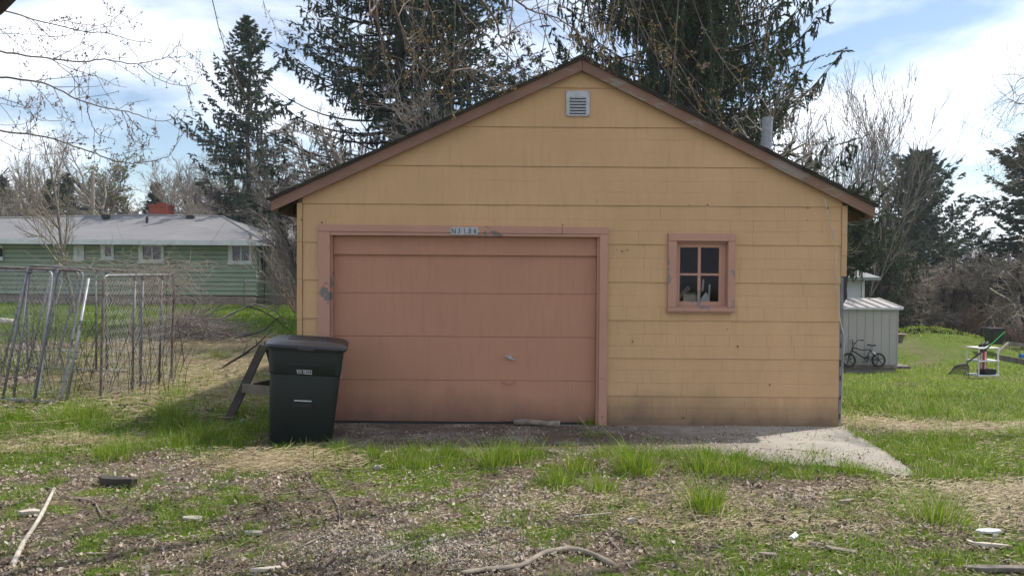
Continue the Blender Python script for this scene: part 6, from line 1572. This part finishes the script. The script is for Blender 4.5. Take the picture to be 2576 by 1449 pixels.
# ------------------------------------------------------------------ grass, straw and leaf litter
def blades(x, y, h, w, lean, tint, rg, z=None, jag=None):
    n = len(x); z = gz(x, y) if z is None else z; a = rg.uniform(0, 2 * np.pi, n); b = rg.uniform(0, 2 * np.pi, n)
    sx, sy = np.cos(a) * w * .5, np.sin(a) * w * .5; lx, ly = np.cos(b) * lean * h, np.sin(b) * lean * h
    if jag is not None: lx, ly = lx + jag[0] * h, ly + jag[1] * h
    v0 = np.stack([x - sx, y - sy, z - .01], 1); v1 = np.stack([x + sx, y + sy, z - .01], 1)
    mx, my, mz = x + lx * .35, y + ly * .35, z + h * .6 / np.sqrt(1 + lean ** 2)
    v2 = np.stack([mx + sx * .75, my + sy * .75, mz], 1); v3 = np.stack([mx - sx * .75, my - sy * .75, mz], 1)
    v4 = np.stack([x + lx, y + ly, z + h / np.sqrt(1 + lean ** 2)], 1)
    V = np.stack([v0, v1, v2, v3, v4], 1).reshape(-1, 3); i = np.arange(n)[:, None] * 5
    F = np.concatenate([i + np.array([[0, 1, 2]]), i + np.array([[0, 2, 3]]), i + np.array([[3, 2, 4]])], 0)
    return V, F, np.repeat(np.clip(tint, 0, 1), 5)
def wedge(n, Y0, Y1, rg, x0=-.70, x1=.72, power=1.0):
    y = Y0 + (Y1 - Y0) * rg.random(n) ** power; x = (x0 + (x1 - x0) * rg.random(n)) * y; return x, y
def in_garage(x, y): return (x > -2.5) & (x < 3.80) & (y > 8.86) & (y < 16.2)
parts = []
rg = np.random.default_rng(3)
def add(n, Y0, Y1, hh, ww, x0=-.70, x1=.72, thr=.0, gp=1.0, dry=.1, lean=.5, power=1.0, mask=None, tb=0):
    x, y = wedge(n, Y0, Y1, rg, x0, x1, power); g = green_amount(x, y)
    keep = (rg.random(n) < np.clip(g - thr, 0, 1) ** gp) & ~in_garage(x, y)
    if mask is not None: keep &= mask(x, y)
    x, y, g = x[keep], y[keep], g[keep]; n = len(x)
    cl = fbm(x * 3.3, y * 3.3, 44); cl2 = fbm(x * .7, y * .7, 91)
    h = hh * rg.uniform(.4, 1.3, n) * (.3 + 1.5 * np.clip((cl - .3) * 2.4, 0, 1) ** 1.3)
    t = rg.normal(.42 + tb, .14, n) + (cl2 - .5) * .5; d = rg.random(n) < dry; t = np.where(d, rg.uniform(.85, 1, n), np.clip(t, 0, .8))
    parts.append(blades(x, y, h, ww * rg.uniform(.6, 1.3, n), lean * rg.uniform(.3, 1.5, n), t, rg))
add(80000, 4.2, 7.4, .05, .0042, gp=1.3, dry=.22, lean=1.0)
add(26000, 7.0, 9.6, .10, .006, x0=-.72, x1=-.22, dry=.10, lean=.6)
add(16000, 6.6, 8.9, .075, .006, x0=.35, x1=.72, dry=.22, lean=.7)
right = lambda x, y: x > 3.7
add(56000, 9.3, 14.5, .13, .009, x0=.24, x1=.72, dry=.24, lean=1.0, mask=right)
add(45000, 14, 26, .065, .014, x0=.24, x1=.72, dry=.30, lean=.8, mask=right, tb=.22)
add(42000, 25, 44, .07, .03, x0=.3, x1=.75, dry=.24, lean=.6, mask=right, tb=.22)
left = lambda x, y: x < -2.4
add(40000, 9.3, 19, .10, .009, x0=-.75, x1=-.14, dry=.35, lean=.8, mask=left)
add(40000, 18, 37.8, .08, .024, x0=-.75, x1=-.14, dry=.05, lean=.5, mask=left)
# broken fringe along the slab front, and clumps
tf = np.random.default_rng(8)
def tuft(cx, cy, n, h, sp, rgx, dry=.05):
    x = cx + rgx.normal(0, sp, n); y = cy + rgx.normal(0, sp, n)
    dx, dy = (x - cx) / max(sp, 1e-3) * .42, (y - cy) / max(sp, 1e-3) * .42
    t = np.clip(rgx.normal(.48, .15, n), 0, .8); t = np.where(rgx.random(n) < dry, .95, t)
    return blades(x, y, h * rgx.uniform(.35, 1.25, n), .0052 * rgx.uniform(.6, 1.4, n), .4 * rgx.uniform(.2, 2.2, n), t, rgx, jag=(dx, dy))
for k in range(190):
    cx = tf.uniform(-2.3, 3.3); cy = 7.42 + .22 * math.sin(cx * 2.3) * .5 + tf.normal(0, .13) - max(0, cx - 1.8) * .42
    parts.append(tuft(cx, cy, tf.integers(14, 55), tf.uniform(.06, .17), .045, tf))
for k in range(46):
    t_ = tf.uniform(0, 1) ** .7; cy = 8.7 - 2.0 * t_; cx = 3.76 - .18 * t_ + abs(tf.normal(0, .05)) * (1 if tf.random() < .8 else -1)
    parts.append(tuft(cx, cy, tf.integers(10, 34), tf.uniform(.04, .12), .04, tf, .15))
for k in range(30):
    t_ = tf.uniform(0, 1); cx = 3.0 + .55 * t_; cy = 7.05 - .2 * t_ + tf.normal(0, .07); parts.append(tuft(cx, cy, tf.integers(10, 34), tf.uniform(.05, .11), .045, tf, .1))
for k in range(240):
    cx = tf.uniform(-3.4, 4.2); cy = tf.uniform(4.6, 7.2)
    if green_amount(np.array([cx]), np.array([cy]))[0] > .35: parts.append(tuft(cx, cy, tf.integers(12, 34), tf.uniform(.04, .10), .04, tf))
for k in range(70):
    cx = tf.uniform(-6.3, -2.6); cy = tf.uniform(7.6, 13.5); parts.append(tuft(cx, cy, tf.integers(20, 50), tf.uniform(.10, .2), .07, tf))
for k in range(150):
    cy = tf.uniform(6.6, 17); cx = tf.uniform(3.9, .68 * cy); parts.append(tuft(cx, cy, tf.integers(20, 50), tf.uniform(.08, .18), .07, tf, .15))
Vs, Fs, Ts, off = [], [], [], 0
for V, F, T in parts: Vs.append(V); Fs.append(F + off); Ts.append(T); off += len(V)
o = np_mesh('grass', np.concatenate(Vs), np.concatenate(Fs), GRASSM, tint=np.concatenate(Ts)); tag(o, kind='stuff')
print('grass tris', sum(map(len, Fs)))
# the clumps that stand out one by one
CL = [((1240, 1172), 190, .2, .07, 'bushy grass clump before the middle of the pink door'), ((1312, 1160), 150, .19, .07, 'grass clump right of the middle at the slab edge'), ((1455, 1185), 150, .19, .07, 'grass clump before the right end of the door'),
      ((1602, 1190), 260, .24, .085, 'largest arching grass clump below the gap left of the window'), ((1405, 1215), 110, .15, .06, 'lower grass clump beneath the door right end'), ((1515, 1235), 120, .15, .06, 'grass clump below and left of the largest clump'),
      ((1770, 1185), 170, .2, .08, 'upright grass clump below the small window'), ((1850, 1192), 160, .17, .08, 'grass clump just right below the small window'), ((1777, 1280), 210, .22, .075, 'tall solitary grass clump in the right foreground'),
      ((2055, 1163), 130, .14, .08, 'flat grass clump sprawling over the concrete slab'), ((2352, 1312), 190, .2, .08, 'pointed solitary grass clump at the lower right'), ((1075, 1175), 110, .15, .07, 'grass clump right of the bin foot'),
      ((1000, 1170), 90, .13, .07, 'grass clump nearest the bin right corner'), ((432, 1060), 200, .26, .07, 'dark shaded grass clump left of the sawhorse'), ((500, 1105), 170, .19, .09, 'grass clump below the dark shaded clump'),
      ((200, 1060), 260, .24, .13, 'lush grass clump at the foot of the kennel panels'), ((545, 905), 150, .22, .13, 'bright grass clump right of the kennel panels'), ((450, 1000), 120, .18, .1, 'grass clump below the end kennel panel'), ((290, 1150), 170, .16, .11, 'broad grass clump left of the dead straw'),
      ((1482, 1080), 150, .16, .05, 'dark weed clump growing at the right foot of the garage door'), ((1490, 1112), 110, .13, .05, 'second dark weed clump on the slab before the door post'), ((700, 885), 90, .2, .1, 'grass clump behind the sawhorse')]
for (c, n, h, sp, lb) in CL:
    p = G(*c); 
    if c[0] in (1482, 1490): p = [p[0], p[1], 0.0]
    V, F, T = tuft(p[0], p[1], int(n * 1.7), h * 1.15, sp, tf, .06); T = np.clip(T + .12, 0, 1)
    o = np_mesh('grass_clump', V, F, GRASSM, tint=T, origin=(p[0], p[1], float(gz(p[0], p[1])))); tag(o, lb, 'grass clump', 'grass clumps')
# leaf litter: curled flakes
def litter(n, Y0, Y1, size, x0=-.72, x1=.72, keepf=None, lift=.0, zfix=None):
    x, y = wedge(n, Y0, Y1, rg, x0, x1, 1.0); k = keepf(x, y); x, y = x[k], y[k]; n = len(x)
    z = (gz(x, y) if zfix is None else np.full(n, zfix)) + rg.uniform(.002, .018, n) + lift
    a = rg.uniform(0, 2 * np.pi, n); s = size * rg.uniform(.45, 1.35, n); asp = rg.uniform(.35, .9, n)
    ux, uy = np.cos(a) * s, np.sin(a) * s; vx, vy = -np.sin(a) * s * asp, np.cos(a) * s * asp
    tz = rg.normal(0, .42, n) * s; tz2 = rg.normal(0, .4, n) * s; cu = rg.uniform(.0, .7, n) * s
    P = lambda fu, fv, fz: np.stack([x + ux * fu + vx * fv, y + uy * fu + vy * fv, z + tz * fu + tz2 * fv + fz], 1)
    V = np.stack([P(-1, -.2, cu), P(-.3, -1, 0), P(.5, -.8, cu * .3), P(1, .1, cu), P(.4, .9, 0), P(-.5, .8, cu * .4), P(0, 0, -.0 * cu)], 1).reshape(-1, 3)
    V[:, 2] = np.maximum(V[:, 2], np.repeat(z - .012, 7))
    i = np.arange(n)[:, None] * 7; F = np.concatenate([i + np.array([[6, q, (q + 1) % 6]]) for q in range(6)], 0)
    return V, F, np.repeat(np.clip(rg.beta(1.5, 1.7, n) + (fbm(x * 1.4, y * 1.8, 61) - .5) * 1.1 + (fbm(x * 5, y * 5, 62) - .5) * .5, 0, 1), 7)
def nongreen(x, y):
    g = green_amount(x, y); slab = (x > -2.2) & (x < 3.6) & (y > 7.5 - np.clip(x - 1.8, 0, 3) * .42)
    return (rg.random(len(x)) < (1.05 - .8 * g) * np.clip(.35 + 2.2 * (fbm(x * 2.1, y * 2.6, 67) - .28), .2, 1)) & ~slab & ~in_garage(x, y)
def slabk(x, y):
    on = (x > -2.1) & (x < 3.6) & (y > 7.3 - np.clip(x - 1.8, 0, 3) * .42) & (y < 8.87) & ~in_garage(x, y)
    d = fbm(x * 1.6, y * 2.5, 71); pr = np.clip((d - .50) * 6, 0, 1) * np.where(x < 1.4, .8, 1) + .8 * (y < 7.75) + .55 * ((x > -1.2) & (x < 2.6) & (y < 8.5)) * (d > .40) + .35 * (y > 8.7)
    return on & (rg.random(len(x)) < np.clip(pr, .012, 1) * np.where(x > 2.7, .6, 1) + .25 * ((x > 2.4) & (y < 7.45) & (y > 6.9)) * (d > .42))
def leftk(x, y): return (x < -2.4) & (rg.random(len(x)) < .8 - .5 * green_amount(x, y)) 
ps = [litter(76000, 4.2, 9.2, .0088, keepf=nongreen), litter(20000, 4.2, 7.6, .014, keepf=nongreen, lift=.004), litter(20000, 6.8, 8.87, .009, keepf=slabk, zfix=.001), litter(9000, 9, 19, .035, x0=-.75, x1=-.15, keepf=leftk)]
Vs, Fs, Ts, off = [], [], [], 0
for V, F, T in ps: Vs.append(V); Fs.append(F + off); Ts.append(T); off += len(V)
o = np_mesh('leaf_litter', np.concatenate(Vs), np.concatenate(Fs), LEAFM, tint=np.concatenate(Ts)); tag(o, kind='stuff')
print('total tris', sum(sum(len(q.vertices) - 2 for q in me.polygons) if len(me.polygons) < 3000 else len(me.polygons) * (len(me.polygons[0].vertices) - 2) for me in bpy.data.meshes)); print('litter tris', sum(map(len, Fs)))
# dry straw
def straw(cx, cy, sx, sy, n, L, zo=.02, bias=0):
    x = rg.normal(cx, sx, n); y = rg.normal(cy, sy, n); k = ~in_garage(x, y); x, y = x[k], y[k]; n = len(x); a = rg.normal(bias, .9, n); l = L * rg.uniform(.4, 1.3, n)
    z = gz(x, y) + rg.uniform(.003, zo, n); w = .0022 + .0009 * y / 6; dz = rg.normal(0, .18, n) * l
    dx, dy = np.cos(a) * l, np.sin(a) * l; nx_, ny_ = -np.sin(a) * w, np.cos(a) * w
    V = np.stack([np.stack([x - nx_, y - ny_, z], 1), np.stack([x + nx_, y + ny_, z + w], 1), np.stack([x + dx, y + dy, np.maximum(z + dz, z - .005)], 1)], 1).reshape(-1, 3)
    return V, np.arange(n * 3).reshape(n, 3), np.repeat(rg.random(n), 3)
ps = [straw(*G(700, 1165)[:2], .35, .16, 2200, .12, .07), straw(*G(640, 1175)[:2], .25, .14, 900, .12, .05), straw(*G(1620, 1110)[:2], .25, .06, 500, .10, .04), straw(*G(1640, 1265)[:2], .5, .25, 1500, .09), straw(*G(1860, 1320)[:2], .5, .22, 1300, .09),
      straw(4.6, 9.05, .6, .34, 1700, .12, .06), straw(5.8, 9.35, .6, .38, 1100, .12, .06), straw(5.2, 7.6, .8, .5, 900, .1, .06), straw(6, 11, 1.2, 1, 1200, .12, .07), straw(3.95, 9.3, .18, .2, 900, .12, .05), straw(*G(2500, 1240)[:2], .5, .25, 2600, .09, .04), straw(*G(2480, 1290)[:2], .5, .3, 1800, .08), straw(*G(280, 1110)[:2], .45, .14, 1400, .13, .05), straw(*G(60, 1130)[:2], .3, .12, 700, .12),
      straw(-5.0, 12.3, 1.4, 1.6, 6500, .22, .08), straw(-5.6, 15.5, 1.6, 1.4, 5000, .25, .1), straw(-6.2, 17.5, 1.3, .8, 3500, .3, .12), straw(-3.6, 10.6, .9, .8, 3200, .16, .05), straw(0, 5.8, 2.6, .9, 6500, .05), straw(2.5, 5.6, 1.0, .6, 900, .06)]
Vs, Fs, Ts, off = [], [], [], 0
for V, F, T in ps: Vs.append(V); Fs.append(F + off); Ts.append(T); off += len(V)
o = np_mesh('dry_straw', np.concatenate(Vs), np.concatenate(Fs), STRAWM, tint=np.concatenate(Ts)); tag(o, kind='stuff')
# small twigs among the leaves
L = []; tr2 = random.Random(21)
for k in range(420):
    y = tr2.uniform(4.4, 7.4) if k < 300 else tr2.uniform(7.6, 8.85); x = tr2.uniform(-.66, .68) * y
    if k >= 300: x = tr2.uniform(-2.0, 3.0)
    z = float(gz(x, y)) + .012 if k < 300 else .006; a = tr2.uniform(0, 6.28)
    ln = wander(tr2, (x, y, z), (math.cos(a), math.sin(a), 0), tr2.uniform(.05, .28), 5, .15)
    L.append([Vector((q.x, q.y, max(z, min(q.z, z + .03)))) for q in ln])
V, F = chains(L, .0035, .0018, 4); o = np_mesh('twig_litter', V, F, STICK); tag(o, kind='stuff')
# gravel crumbs on the slab
n = 500; x = rg.uniform(-2.0, 3.5, n); y = 7.6 + 1.25 * rg.random(n); V, F, T1 = flakes(np.stack([x, y, np.full(n, .006)], 1), .008, rg)
o = np_mesh('slab_grit', V, F, STONE); tag(o, kind='stuff')

# pale sawdust scatter at the bottom centre
ps = []
for c, sx, sy, n in (((955, 1395), .42, .16, 2600), ((1180, 1385), .3, .14, 1300), ((860, 1350), .25, .12, 700)):
    p = G(*c); x = rg.normal(p[0], sx, n); y = rg.normal(p[1], sy, n); ps.append(np.stack([x, y, gz(x, y) + rg.uniform(.006, .02, n)], 1))
P = np.concatenate(ps); V, F, T1 = flakes(P, .007, rg); V[:, 2] = np.maximum(V[:, 2], gz(V[:, 0], V[:, 1]) + .003)
o = np_mesh('sawdust', V, F, CHIP); tag(o, kind='stuff')

# ------------------------------------------------------------------ air
hz_ = MB().box(-430, 430, -70, 640, -9, 26)
m, n, l, p = NT('thin_air'); n.remove(p)
v = n.new('ShaderNodeVolumePrincipled'); v.inputs['Density'].default_value = .0005; v.inputs['Color'].default_value = (.88, .93, 1, 1); v.inputs['Anisotropy'].default_value = .35
l.new(v.outputs[0], n['Material Output'].inputs['Volume'])
o = hz_.build('haze', m); tag(o, kind='stuff')
